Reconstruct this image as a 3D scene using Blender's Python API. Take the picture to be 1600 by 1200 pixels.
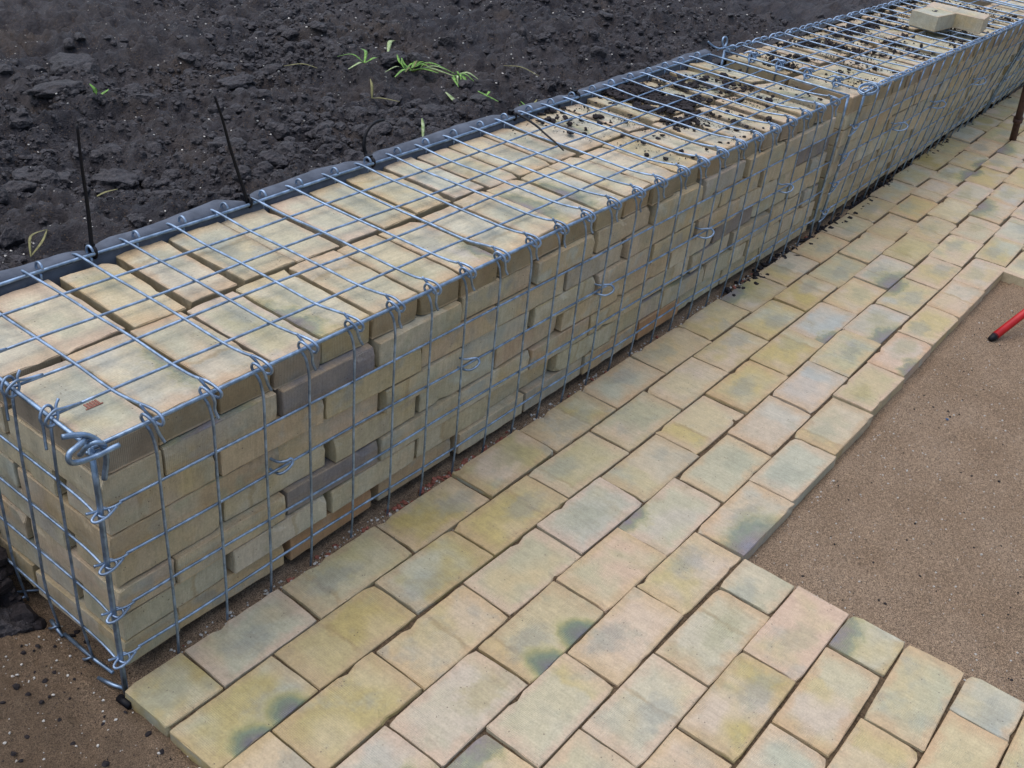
import bpy, math, random
import numpy as np
from mathutils import Vector, Matrix

random.seed(7)
rng = np.random.default_rng(11)
sc = bpy.context.scene
for o in list(bpy.data.objects):
    bpy.data.objects.remove(o)
COL = sc.collection
U = 0.1            # one mesh cell of the cages = 0.1 m
Z0 = 0.5           # top of the cages is 0.5 m above the world origin


def P(x, y, z):
    return Vector((x * U, y * U, z * U + Z0))


# ------------------------------------------------------------------ camera
cam = bpy.data.cameras.new('camera')
cam_o = bpy.data.objects.new('camera', cam)
COL.objects.link(cam_o)
R3 = ((0.6194526585123628, -0.7786885332552951, 0.09961210789197822),
      (-0.3743241491116593, -0.40451835356697764, -0.8344137660821471),
      (0.6900433573175361, 0.47959260817101534, -0.5420618921617018))
m = Matrix(((R3[0][0], -R3[1][0], -R3[2][0], 0),
            (R3[0][1], -R3[1][1], -R3[2][1], 0),
            (R3[0][2], -R3[1][2], -R3[2][2], 0), (0, 0, 0, 1)))
m.translation = P(-6.139157, -11.134889, 9.214763)
cam_o.matrix_world = m
cam.sensor_width = 36
cam.lens = 36 * 1657.2 / 1600
cam.clip_start = 0.05
cam.clip_end = 500
sc.camera = cam_o

# ------------------------------------------------------------------ light
SUN_EL, SUN_AZ = math.radians(74), math.radians(-25)   # azimuth from +Y, towards +X positive
w = bpy.data.worlds.new('World')
sc.world = w
w.use_nodes = True
nt = w.node_tree
nt.nodes.clear()
out = nt.nodes.new('ShaderNodeOutputWorld')
bg = nt.nodes.new('ShaderNodeBackground')
sky = nt.nodes.new('ShaderNodeTexSky')
sky.sky_type = 'NISHITA'
sky.sun_disc = False
sky.sun_elevation = SUN_EL
sky.sun_rotation = SUN_AZ
sky.dust_density = 3.0
sky.air_density = 1.3
bg.inputs['Strength'].default_value = 0.125
nt.links.new(sky.outputs[0], bg.inputs[0])
nt.links.new(bg.outputs[0], out.inputs[0])
sl = bpy.data.lights.new('sun', 'SUN')
sl.energy = 1.5
sl.angle = math.radians(95)
sl.color = (1.0, 0.97, 0.95)
so = bpy.data.objects.new('sun', sl)
COL.objects.link(so)
sd = Vector((math.sin(SUN_AZ) * math.cos(SUN_EL), math.cos(SUN_AZ) * math.cos(SUN_EL), math.sin(SUN_EL)))
so.rotation_euler = sd.to_track_quat('Z', 'Y').to_euler()
so.location = (0, 0, 8)
sc.view_settings.view_transform = 'Standard'
sc.view_settings.look = 'None'
sc.view_settings.gamma = 1
sc.view_settings.exposure = 0.30
sc.view_settings.use_curve_mapping = False


# ------------------------------------------------------------------ node helper
class N:
    def __init__(s, name):
        s.m = bpy.data.materials.new(name)
        s.m.use_nodes = True
        s.t = s.m.node_tree
        s.t.nodes.clear()
        s.out = s.n('ShaderNodeOutputMaterial')
        s.b = s.n('ShaderNodeBsdfPrincipled')
        s.t.links.new(s.b.outputs[0], s.out.inputs[0])

    def n(s, t, **k):
        x = s.t.nodes.new(t)
        for a, v in k.items():
            setattr(x, a, v)
        return x

    def put(s, sock, v):
        if v is None:
            return
        if isinstance(v, bpy.types.NodeSocket):
            s.t.links.new(v, sock)
        else:
            if isinstance(v, tuple) and len(v) == 3 and sock.type == 'RGBA':
                v = v + (1,)
            sock.default_value = v

    def math(s, op, a, b=None, c=None, clamp=False):
        x = s.n('ShaderNodeMath', operation=op, use_clamp=clamp)
        s.put(x.inputs[0], a); s.put(x.inputs[1], b); s.put(x.inputs[2], c)
        return x.outputs[0]

    def vmath(s, op, a, b=None, scale=None):
        x = s.n('ShaderNodeVectorMath', operation=op)
        s.put(x.inputs[0], a); s.put(x.inputs[1], b)
        if scale is not None:
            s.put(x.inputs['Scale'], scale)
        return x.outputs['Value'] if op in ('LENGTH', 'DISTANCE') else x.outputs[0]

    def mix(s, f, a, b, bt='MIX'):
        x = s.n('ShaderNodeMix', data_type='RGBA', blend_type=bt)
        s.put(x.inputs[0], f); s.put(x.inputs[6], a); s.put(x.inputs[7], b)
        return x.outputs[2]

    def ramp(s, f, pts, interp='LINEAR'):
        x = s.n('ShaderNodeValToRGB')
        x.color_ramp.interpolation = interp
        el = x.color_ramp.elements
        while len(el) < len(pts):
            el.new(0.5)
        for e, (p, c) in zip(el, pts):
            e.position = p
            e.color = (c, c, c, 1) if not isinstance(c, tuple) else c + (1,)
        s.put(x.inputs[0], f)
        return x.outputs[0]

    def step(s, v, lo, hi):
        x = s.n('ShaderNodeMapRange', interpolation_type='SMOOTHSTEP')
        s.put(x.inputs[0], v); s.put(x.inputs[1], lo); s.put(x.inputs[2], hi)
        return x.outputs[0]

    def noise(s, vec, scale, detail=3, rough=0.55, col=False):
        x = s.n('ShaderNodeTexNoise')
        s.put(x.inputs['Vector'], vec)
        x.inputs['Scale'].default_value = scale
        x.inputs['Detail'].default_value = detail
        x.inputs['Roughness'].default_value = rough
        return x.outputs[1 if col else 0]

    def bump(s, h, strength, dist, normal=None):
        x = s.n('ShaderNodeBump')
        x.inputs['Strength'].default_value = strength
        x.inputs['Distance'].default_value = dist
        s.put(x.inputs['Height'], h)
        if normal is not None:
            s.put(x.inputs['Normal'], normal)
        return x.outputs[0]

    def fin(s, col=None, rough=None, spec=None, metal=None, normal=None):
        s.put(s.b.inputs['Base Color'], col)
        s.put(s.b.inputs['Roughness'], rough)
        s.put(s.b.inputs['Specular IOR Level'], spec)
        s.put(s.b.inputs['Metallic'], metal)
        if normal is not None:
            s.put(s.b.inputs['Normal'], normal)
        return s.m


MARG_A = [(0, (.42, .29, .17)), (.5, (.43, .32, .18)), (.8, (.48, .35, .25)), (1, (.37, .28, .12))]
MARG_P = [(0, (.48, .30, .17)), (.4, (.49, .34, .19)), (.8, (.54, .39, .30)), (1, (.44, .32, .14))]


def brick_material(name, tones, stain_cut, rough=0.6, margin=MARG_A, dark_sides=False, flash=False):
    k = N(name)
    oi = k.n('ShaderNodeObjectInfo').outputs['Random']

    def rnd(i):
        x = k.n('ShaderNodeTexWhiteNoise', noise_dimensions='1D')
        k.put(x.inputs['W'], k.math('MULTIPLY_ADD', oi, 97.31, i * 7.77))
        return x.outputs[0]
    r1, r2, r3, r4, r5, r6, r7, r8 = [rnd(i) for i in range(8)]
    wn = k.n('ShaderNodeTexWhiteNoise', noise_dimensions='1D')
    k.put(wn.inputs['W'], k.math('MULTIPLY', oi, 53.7))
    oc = k.n('ShaderNodeTexCoord').outputs['Object']
    ov = k.vmath('ADD', oc, k.vmath('SCALE', wn.outputs[1], None, 9.0))
    sx = k.n('ShaderNodeSeparateXYZ'); k.put(sx.inputs[0], oc)
    warp = k.noise(ov, 22, 3, 0.6, True)
    wv = k.vmath('SUBTRACT', warp, (0.5, 0.5, 0.5))
    ow = k.vmath('ADD', oc, k.vmath('SCALE', wv, None, 0.05))
    sw = k.n('ShaderNodeSeparateXYZ'); k.put(sw.inputs[0], ow)
    X, Y, Zc = sw.outputs
    base = k.ramp(r1, tones, 'CONSTANT')
    base = k.mix(0.28, base, k.ramp(r2, tones))
    # kiln flashing: broad tone drift over one brick
    drift = k.noise(ov, 9, 2, 0.5)
    base = k.mix(k.step(drift, 0.42, 0.68) if stain_cut < 2 else 0.0, base, k.ramp(r3, [(0, (.42, .42, .32)), (.35, (.48, .39, .21)), (.7, (.52, .42, .31)), (1, (.40, .41, .36))]))
    # kiss mark: one end of the face has another tone behind a soft straight line
    x0 = k.math('MULTIPLY_ADD', r4, 0.16, -0.08)
    km = k.step(k.math('SUBTRACT', X, x0), -0.006, 0.010)
    kc = k.mix(0.5, base, k.ramp(r5, [(0, (.56, .50, .36)), (.4, (.42, .36, .22)), (.7, (.47, .47, .40)), (1, (.54, .42, .32))]))
    kk = k.math('MULTIPLY', km, k.math('GREATER_THAN', r6, 0.42))
    base = k.mix(k.math('MULTIPLY', kk, 0.9 if stain_cut < 2 else 0.2), base, kc)
    seam = k.math('MULTIPLY', k.math('SUBTRACT', 1.0, k.step(k.math('ABSOLUTE', k.math('SUBTRACT', X, x0)), 0.001, 0.009)), k.math('MULTIPLY', k.math('GREATER_THAN', r6, 0.62), k.math('LESS_THAN', r1, 0.7)))
    base = k.mix(k.math('MULTIPLY', seam, 0.5), base, (.30, .22, .11))
    # margin of the face is pinkish buff and a bit darker than the middle
    ex = k.math('DIVIDE', k.math('ABSOLUTE', X), 0.114)
    ey = k.math('DIVIDE', k.math('ABSOLUTE', Y), 0.058)
    e = k.math('MAXIMUM', ex, ey)
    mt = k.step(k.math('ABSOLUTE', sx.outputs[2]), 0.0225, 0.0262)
    # sides: cloudy pale or slate patches where the kiln gas reached
    sd1 = k.noise(ov, 17, 2, 0.5)
    sf = k.math('MULTIPLY', k.step(sd1, 0.50, 0.66), k.math('SUBTRACT', 1.0, mt))
    base = k.mix(k.math('MULTIPLY', sf, 0.75 if stain_cut < 2 else 0.12), base, k.ramp(r6, [(0, (.50, .54, .47)), (.3, (.31, .32, .29)), (.55, (.52, .42, .28)), (.75, (.32, .33, .22)), (1, (.56, .52, .42))]))
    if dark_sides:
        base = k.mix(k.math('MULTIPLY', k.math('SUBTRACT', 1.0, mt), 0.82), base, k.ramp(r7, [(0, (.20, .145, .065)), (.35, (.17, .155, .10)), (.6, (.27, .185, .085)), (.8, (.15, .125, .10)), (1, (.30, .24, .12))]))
    base = k.mix(k.math('MULTIPLY', k.step(e, 0.60, 1.0), k.math('MULTIPLY_ADD', mt, 0.5, 0.14)), base,
                 k.ramp(r7, margin))
    # grey-green heart
    ow2 = k.vmath('ADD', ow, k.vmath('SCALE', k.vmath('SUBTRACT', k.noise(ov, 45, 3, 0.65, True), (0.5, 0.5, 0.5)), None, 0.05))
    cmo = k.n('ShaderNodeCombineXYZ'); k.put(cmo.inputs[0], k.math('MULTIPLY_ADD', r4, 0.10, -0.05)); k.put(cmo.inputs[1], k.math('MULTIPLY_ADD', r5, 0.04, -0.02))
    cd = k.vmath('LENGTH', k.vmath('MULTIPLY', k.vmath('SUBTRACT', ow2, cmo.outputs[0]), (14.0, 26.0, 3.0)))
    hm = k.math('MULTIPLY', k.math('SUBTRACT', 1.0, k.step(cd, 0.35, 1.05)), k.math('LESS_THAN', r8, 0.66))
    base = k.mix(k.math('MULTIPLY', hm, 0.50), base, k.ramp(r2, [(0, (.21, .23, .20)), (.4, (.26, .28, .26)), (.7, (.30, .31, .22)), (1, (.33, .28, .12))]))
    dr2 = k.noise(ov, 15, 3, 0.6)
    base = k.mix(k.math('MULTIPLY', k.step(dr2, 0.52, 0.72), 0.42), base, k.ramp(r4, [(0, (.30, .30, .20)), (.4, (.28, .31, .30)), (.7, (.34, .27, .14)), (1, (.33, .33, .25))]))
    stx = k.noise(k.vmath('MULTIPLY', ov, (1.0, 0.12, 0.12)), 160, 3, 0.6)
    base = k.mix(0.22, base, k.ramp(stx, [(.3, .3), (.7, .7)]), 'OVERLAY')
    # dark green to violet flash at one long edge, on some bricks
    px = k.math('MULTIPLY_ADD', r2, 0.18, -0.09)
    py = k.math('MULTIPLY_ADD', k.math('GREATER_THAN', r5, 0.35), -0.125, 0.062)
    cmb = k.n('ShaderNodeCombineXYZ'); k.put(cmb.inputs[0], px); k.put(cmb.inputs[1], py); k.put(cmb.inputs[2], Zc)
    sd_ = k.vmath('LENGTH', k.vmath('MULTIPLY', k.vmath('SUBTRACT', ow2, cmb.outputs[0]), (0.62, 1.15, 1.0)))
    if flash:
        ca_ = k.n('ShaderNodeCombineXYZ'); k.put(ca_.inputs[0], k.math('MULTIPLY_ADD', r2, 0.03, 0.035)); ca_.inputs[1].default_value = -.052; k.put(ca_.inputs[2], Zc)
        cb_ = k.n('ShaderNodeCombineXYZ'); k.put(cb_.inputs[0], k.math('MULTIPLY_ADD', r4, 0.03, -0.06)); cb_.inputs[1].default_value = -.055; k.put(cb_.inputs[2], Zc)
        owf = k.vmath('MULTIPLY', k.vmath('ADD', oc, k.vmath('SCALE', wv, None, 0.035)), (1.0, 0.72, 1.0))
        sd_ = k.math('MINIMUM', k.vmath('DISTANCE', owf, ca_.outputs[0]), k.vmath('DISTANCE', owf, cb_.outputs[0]))
        sr = k.math('DIVIDE', sd_, 0.050)
    else:
        sr = k.math('DIVIDE', sd_, k.math('MULTIPLY_ADD', r6, 0.05, 0.045))
    sc_ = k.ramp(sr, [(0, (.10, .13, .22)), (.25, (.13, .125, .16)), (.45, (.14, .15, .13)), (.65, (.15, .19, .13)), (.85, (.29, .28, .13)), (1, (.42, .37, .19))])
    sr = k.math('ADD', sr, k.math('MULTIPLY', k.math('SUBTRACT', k.noise(ov, 38, 2, 0.6), 0.5), 0.25 if flash else 0.5))
    sm = k.math('MULTIPLY', k.math('SUBTRACT', 1.0, k.step(sr, 0.78 if flash else 0.62, 1.15 if flash else 1.25)), k.math('GREATER_THAN', r3, stain_cut))
    base = k.mix(k.math('MULTIPLY', sm, k.math('MULTIPLY_ADD', mt, 0.85 if flash else 0.60, 0.12)), base, sc_)
    # grain, pits, streaks
    f = k.noise(ov, 260, 4, 0.7)
    base = k.mix(0.30, base, k.ramp(f, [(.28, .22), (.75, .78)]), 'OVERLAY')
    mid = k.noise(ov, 55, 3, 0.6)
    base = k.mix(0.20, base, k.ramp(mid, [(.3, .28), (.7, .72)]), 'OVERLAY')
    pit = k.n('ShaderNodeTexVoronoi'); k.put(pit.inputs['Vector'], ov); pit.inputs['Scale'].default_value = 95
    pn = k.noise(ov, 30, 1)
    pm = k.math('MULTIPLY', k.math('LESS_THAN', pit.outputs['Distance'], 0.13), k.math('GREATER_THAN', pn, 0.60))
    base = k.mix(k.math('MULTIPLY', pm, 0.7), base, (.09, .06, .05))
    # rolled dimples
    sp = k.n('ShaderNodeSeparateXYZ'); k.put(sp.inputs[0], oc)
    dx = k.math('SINE', k.math('MULTIPLY', k.math('ADD', sp.outputs[0], sp.outputs[1]), 900))
    dy = k.math('SINE', k.math('MULTIPLY', k.math('SUBTRACT', sp.outputs[0], sp.outputs[1]), 900))
    dm = k.math('MULTIPLY', k.step(k.noise(ov, 14, 1), 0.45, 0.6), k.math('MULTIPLY', dx, dy))
    base = k.mix(k.math('MULTIPLY', k.step(dm, 0.3, 0.9), 0.16), base, (.70, .68, .55))
    h = k.math('ADD', k.math('MULTIPLY', f, 0.9), k.math('MULTIPLY', dm, 0.35))
    h = k.math('ADD', h, k.math('MULTIPLY', mid, 1.2))
    h = k.math('SUBTRACT', h, pm)
    nrm = k.bump(h, 0.45, 0.0018)
    rg = k.math('MULTIPLY_ADD', mid, 0.3, rough - 0.15)
    return k.fin(base, rg, 0.45, None, nrm)


M = {}
tones_wall = [(0, (.46, .38, .23)), (.12, (.52, .47, .33)), (.24, (.43, .42, .32)), (.36, (.51, .40, .23)), (.48, (.48, .37, .25)),
              (.58, (.55, .51, .40)), (.68, (.38, .37, .28)), (.78, (.42, .34, .22)), (.86, (.33, .32, .29)), (.93, (.48, .33, .19))]
tones_pave = [(0, (.47, .39, .21)), (.16, (.50, .43, .25)), (.3, (.41, .39, .25)), (.45, (.52, .40, .27)), (.58, (.43, .42, .32)),
              (.70, (.45, .36, .16)), (.82, (.54, .40, .29)), (.92, (.39, .41, .38))]
tones_yel = [(0, (.42, .34, .14)), (.25, (.47, .38, .17)), (.45, (.39, .36, .20)), (.6, (.49, .38, .21)), (.8, (.38, .30, .11)), (.92, (.38, .38, .28))]
tones_top = [(0, (.53, .47, .32)), (.2, (.46, .44, .32)), (.4, (.55, .47, .31)), (.55, (.40, .39, .29)), (.7, (.54, .49, .38)), (.85, (.42, .35, .21))]
tones_slate = [(0, (.15, .145, .165)), (.5, (.19, .18, .19)), (1, (.22, .21, .17))]
tones_rust = [(0, (.40, .22, .11)), (.5, (.44, .27, .14)), (1, (.36, .20, .12))]
M['brick_wall'] = brick_material('yellow_brick_wall', tones_wall, 0.80, 0.72)
M['brick_slate'] = brick_material('slate_flashed_brick', tones_slate, 2.0, 0.72)
M['brick_rust'] = brick_material('orange_brick', tones_rust, 2.0, 0.72)
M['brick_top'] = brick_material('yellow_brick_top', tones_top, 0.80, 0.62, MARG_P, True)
M['brick_pave'] = brick_material('pale_brick_paving', tones_pave, 0.80, 0.52, MARG_P)
M['brick_flash'] = brick_material('flashed_brick_paving', tones_yel, -1.0, 0.5, MARG_A, False, True)
M['brick_yel'] = brick_material('ochre_brick_paving', tones_yel, 0.76, 0.5, MARG_A)


def steel(name, col, rough, metal=0.75):
    k = N(name)
    oc = k.n('ShaderNodeTexCoord').outputs['Object']
    n1 = k.noise(oc, 40, 4, 0.65)
    n2 = k.noise(oc, 400, 2, 0.6)
    c = k.mix(k.step(n1, 0.35, 0.7), tuple(v * 0.65 for v in col), tuple(min(1, v * 1.3) for v in col))
    return k.fin(c, k.math('MULTIPLY_ADD', n1, 0.35, rough - 0.15), 0.5, metal, k.bump(n2, 0.3, 0.0006))


M['steel'] = steel('galvanised_wire', (.29, .39, .54), 0.40, 0.8)
M['steel_thick'] = steel('galvanised_rail', (.26, .36, .50), 0.38, 0.8)
M['rust'] = steel('rusty_iron', (.085, .045, .035), 0.75, 0.2)


def simple(name, col, rough, var=0.3, scale=60, spec=0.4, bump=0.3, bd=0.002, col2=None):
    k = N(name)
    oc = k.n('ShaderNodeTexCoord').outputs['Object']
    n1 = k.noise(oc, scale, 4, 0.65)
    c = k.mix(k.step(n1, 0.3, 0.7), tuple(v * (1 - var) for v in col), col2 or tuple(min(1, v * (1 + var)) for v in col))
    return k.fin(c, rough, spec, None, k.bump(n1, bump, bd))


M['red'] = simple('red_plastic', (.50, .012, .015), 0.33, 0.12, 25, 0.5, 0.05)
M['black'] = simple('black_plastic', (.005, .005, .008), 0.5, 0.2, 30, 0.25, 0.05)
M['leaf'] = simple('green_leaf', (.16, .33, .06), 0.5, 0.45, 120, 0.4, 0.2, 0.001)
M['leaf_pale'] = simple('pale_green_stalk', (.30, .46, .14), 0.5, 0.35, 120, 0.4, 0.2, 0.001, (.50, .58, .34))
M['straw'] = simple('dry_straw', (.20, .19, .08), 0.7, 0.3, 120)
M['chip'] = simple('white_shell_grit', (.52, .50, .46), 0.6, 0.35, 500)
M['crumb'] = simple('black_soil_crumbs', (.022, .018, .020), 0.8, 0.5, 200, 0.3, 0.6, 0.003)
M['clod'] = simple('dark_clay_clods', (.034, .032, .044), 0.60, 0.55, 90, 0.5, 1.0, 0.014, (.062, .055, .060))
M['bluish'] = simple('blue_grit', (.06, .12, .24), 0.6)
M['redchip'] = simple('red_brick_chips', (.28, .10, .07), 0.75, 0.4, 200)
M['ink'] = simple('dark_mark', (.05, .05, .07), 0.8)
M['stamp'] = simple('red_brown_stamp', (.26, .11, .08), 0.85, 0.5, 600)

k = N('soil')
oc = k.n('ShaderNodeTexCoord').outputs['Object']
a = k.noise(oc, 4, 4, 0.6); b = k.noise(oc, 70, 6, 0.75); c3 = k.noise(oc, 260, 3, 0.7)
c = k.mix(k.step(a, 0.40, 0.62), (.026, .024, .033), (.054, .047, .053))
c = k.mix(k.math('MULTIPLY', k.step(k.noise(oc, 2.6, 4), 0.52, 0.70), 0.75), c, (.078, .055, .042))
c = k.mix(0.7, c, k.ramp(b, [(.25, .18), (.75, .82)]), 'OVERLAY')
vo = k.n('ShaderNodeTexVoronoi'); k.put(vo.inputs['Vector'], oc); vo.inputs['Scale'].default_value = 150
sp_ = k.math('MULTIPLY', k.math('LESS_THAN', vo.outputs['Distance'], 0.24), k.math('GREATER_THAN', k.noise(oc, 19, 2), 0.48))
c = k.mix(k.math("MULTIPLY", sp_, 0.75), c, k.mix(k.noise(oc, 90, 1), (.075, .045, .03), (.20, .14, .09)))
v2_ = k.n('ShaderNodeTexVoronoi'); k.put(v2_.inputs['Vector'], oc); v2_.inputs['Scale'].default_value = 62
c = k.mix(k.math('MULTIPLY', k.math('LESS_THAN', v2_.outputs['Distance'], 0.10), 0.7), c, (.13, .105, .09))
M['soil'] = k.fin(c, 0.62, 0.5, None, k.bump(k.math('ADD', b, k.math('MULTIPLY', c3, 0.35)), 1.0, 0.022))

k = N('sand')
oc = k.n('ShaderNodeTexCoord').outputs['Object']
a = k.noise(oc, 5, 4, 0.6); b = k.noise(oc, 140, 5, 0.75); c3 = k.noise(oc, 600, 2, 0.7)
c = k.mix(k.step(a, 0.3, 0.7), (.285, .200, .130), (.345, .250, .170))
c = k.mix(0.7, c, k.ramp(b, [(.28, .22), (.72, .78)]), 'OVERLAY')
c = k.mix(0.85, c, k.ramp(c3, [(.35, .15), (.65, .85)]), 'OVERLAY')
c = k.mix(0.5, c, k.ramp(k.noise(oc, 300, 2, .7), [(.35, .25), (.65, .75)]), 'OVERLAY')
# darker, blacker dirt towards the soil heap at the cage's free end
sx = k.n('ShaderNodeSeparateXYZ'); k.put(sx.inputs[0], oc)
dl = k.math('SUBTRACT', k.math('MULTIPLY', a, 0.35), k.math('ADD', sx.outputs[0], 0.1))
c = k.mix(k.math('MULTIPLY', k.step(dl, -0.02, 0.22), 0.66), c, (.075, .052, .034))
vo = k.n('ShaderNodeTexVoronoi'); k.put(vo.inputs['Vector'], oc); vo.inputs['Scale'].default_value = 170
dk = k.math('MULTIPLY', k.math('LESS_THAN', vo.outputs['Distance'], 0.22), k.math('GREATER_THAN', k.noise(oc, 60, 1), 0.60))
c = k.mix(k.math('MULTIPLY', dk, 0.75), c, (.03, .025, .03))
M['sand'] = k.fin(c, 0.85, 0.25, None, k.bump(k.math('ADD', b, k.math('MULTIPLY', c3, 0.5)), 0.9, 0.009))

k = N('joint_sand')
oc = k.n('ShaderNodeTexCoord').outputs['Object']
b = k.noise(oc, 160, 5, 0.75)
c = k.mix(k.step(b, 0.3, 0.7), (.05, .034, .020), (.17, .12, .075))
M['joint'] = k.fin(c, 0.9, 0.2, None, k.bump(b, 0.8, 0.006))

k = N('geotextile')
oc = k.n('ShaderNodeTexCoord').outputs['Object']
b = k.noise(oc, 25, 4, 0.6); b2 = k.noise(oc, 900, 2, 0.7)
c = k.mix(k.step(b, 0.3, 0.7), (.065, .078, .105), (.115, .135, .175))
M['liner'] = k.fin(c, 0.8, 0.3, None, k.bump(k.math('ADD', b, k.math('MULTIPLY', b2, 0.3)), 0.4, 0.003))


# ------------------------------------------------------------------ mesh helpers
class MB:
    def __init__(s):
        s.v = []; s.f = []; s.n = 0

    def add(s, vs, fs):
        s.v.append(np.asarray(vs, float)); s.f.extend([tuple(i + s.n for i in f) for f in fs]); s.n += len(vs)

    def tube(s, pts, r, n=6, smooth=0, caps=True, taper=None):
        """pts in cell units"""
        pts = [Vector(p) for p in pts]
        if smooth:
            q = []
            for i in range(len(pts) - 1):
                p0 = pts[max(i - 1, 0)]; p1 = pts[i]; p2 = pts[i + 1]; p3 = pts[min(i + 2, len(pts) - 1)]
                for j in range(smooth):
                    t = j / smooth
                    q.append(0.5 * ((2 * p1) + (p2 - p0) * t + (2 * p0 - 5 * p1 + 4 * p2 - p3) * t * t + (3 * p1 - p0 - 3 * p2 + p3) * t ** 3))
            q.append(pts[-1]); pts = q
        vs = []
        up = Vector((0.13, 0.31, 0.94))
        d0 = (pts[1] - pts[0]).normalized()
        a = d0.cross(up).normalized()
        L = len(pts)
        for i, p in enumerate(pts):
            d = (pts[min(i + 1, L - 1)] - pts[max(i - 1, 0)])
            if d.length < 1e-9:
                d = d0
            d.normalize(); d0 = d
            a = (a - d * a.dot(d))
            if a.length < 1e-6:
                a = d.cross(up)
            a.normalize()
            b = d.cross(a)
            rr = r if taper is None else r * (taper[0] + (taper[1] - taper[0]) * i / (L - 1))
            for j in range(n):
                t = 2 * math.pi * j / n
                vs.append(p + (a * math.cos(t) + b * math.sin(t)) * rr)
        fs = []
        for i in range(L - 1):
            for j in range(n):
                fs.append((i * n + j, i * n + (j + 1) % n, (i + 1) * n + (j + 1) % n, (i + 1) * n + j))
        if caps:
            fs.append(tuple(range(n))[::-1]); fs.append(tuple((L - 1) * n + j for j in range(n)))
        s.add([tuple(v) for v in vs], fs)
        return s

    def mesh(s, name, mat, smooth=True, cell=True, org=(0, 0, 0)):
        v = np.concatenate(s.v)
        if cell:
            v = v * U; v[:, 2] += Z0
        v = v - np.array(org)
        me = bpy.data.meshes.new(name)
        me.from_pydata(v.tolist(), [], s.f)
        me.materials.append(mat)
        if smooth:
            me.polygons.foreach_set('use_smooth', [True] * len(me.polygons))
        me.update()
        return me


def link(name, me, parent=None, loc=None, rot=None):
    o = bpy.data.objects.new(name, me)
    COL.objects.link(o)
    if loc is not None:
        o.location = loc
    if rot is not None:
        o.rotation_euler = rot
    if parent is not None:
        o.parent = parent
    return o


def empty(name):
    o = bpy.data.objects.new(name, None); COL.objects.link(o); o.empty_display_size = 0.05
    return o


def tag(o, label=None, cat=None, group=None, kind=None):
    for a, v in (('label', label), ('category', cat), ('group', group), ('kind', kind)):
        if v:
            o[a] = v
    return o


# value noise on a lattice, vectorised
LAT = rng.random((512, 512))


def vnoise(x, y):
    xi = np.floor(x).astype(int); yi = np.floor(y).astype(int)
    fx = x - xi; fy = y - yi
    fx = fx * fx * (3 - 2 * fx); fy = fy * fy * (3 - 2 * fy)
    a = LAT[xi % 512, yi % 512]; b = LAT[(xi + 1) % 512, yi % 512]
    c = LAT[xi % 512, (yi + 1) % 512]; d = LAT[(xi + 1) % 512, (yi + 1) % 512]
    return (a * (1 - fx) + b * fx) * (1 - fy) + (c * (1 - fx) + d * fx) * fy - 0.5


def fbm(x, y, f, o=4, g=0.5, seed=0.0):
    r = 0; a = 1.0
    for i in range(o):
        r = r + a * vnoise(x * f + 17.3 * i + seed, y * f + 31.7 * i + seed * 1.7)
        f *= 2.03; a *= g
    return r


def ss(x, a, b):
    t = np.clip((x - a) / (b - a), 0, 1)
    return t * t * (3 - 2 * t)


def soilH(x, y):
    x = np.asarray(x, float); y = np.asarray(y, float)
    h = -0.68 + 0.10 * ss(y, 5, 12) + 0.55 * fbm(x, y, 0.16, 3, 0.5, 3.0)
    lump = np.abs(fbm(x, y, 0.75, 3, 0.5, 9.0))
    h = h + 0.38 * np.sqrt(lump + 0.01) - 0.12 + 0.40 * fbm(x, y, 1.5, 4, 0.6, 5.0)
    near = ss(y, 4.9, 6.2)
    h = h + (0.24 * np.sqrt(np.abs(fbm(x, y, 2.4, 3, .6, 12.)) + .003) + 0.12 * np.sqrt(np.abs(fbm(x, y, 6.0, 2, .6, 15.)) + .003) - .08) * (x < 34)
    h = h * near + (-0.42 + 0.14 * fbm(x, y, 2.2, 3, 0.6, 1.0)) * (1 - near)
    h = h - 0.04 * np.clip(x - 26, 0, 20) * 0
    drop = ss(-x, 0.1, 2.6) * (1 - ss(y, 5.0, 9.0))
    low = -4.75 + 0.9 * np.clip(y - 3.4, 0, 10) + 0.4 * fbm(x, y, 1.2, 3, 0.6, 8.0)
    return np.where(x < 0, h * (1 - drop) + low * drop, h)


def grid(xs, ys, fn):
    X, Y = np.meshgrid(xs, ys, indexing='ij')
    Zv = fn(X, Y)
    nx, ny = len(xs), len(ys)
    v = np.stack([X.ravel(), Y.ravel(), Zv.ravel()], 1)
    i = np.arange(nx - 1)[:, None] * ny + np.arange(ny - 1)[None, :]
    i = i.ravel()
    f = np.stack([i, i + ny, i + ny + 1, i + 1], 1)
    return v, f


def grid_obj(name, xs, ys, fn, mat, parent=None):
    v, f = grid(xs, ys, fn)
    v = v * U; v[:, 2] += Z0
    me = bpy.data.meshes.new(name)
    me.from_pydata(v.tolist(), [], f.tolist())
    me.materials.append(mat)
    me.polygons.foreach_set('use_smooth', [True] * len(me.polygons))
    me.update()
    return link(name, me, parent)


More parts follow.
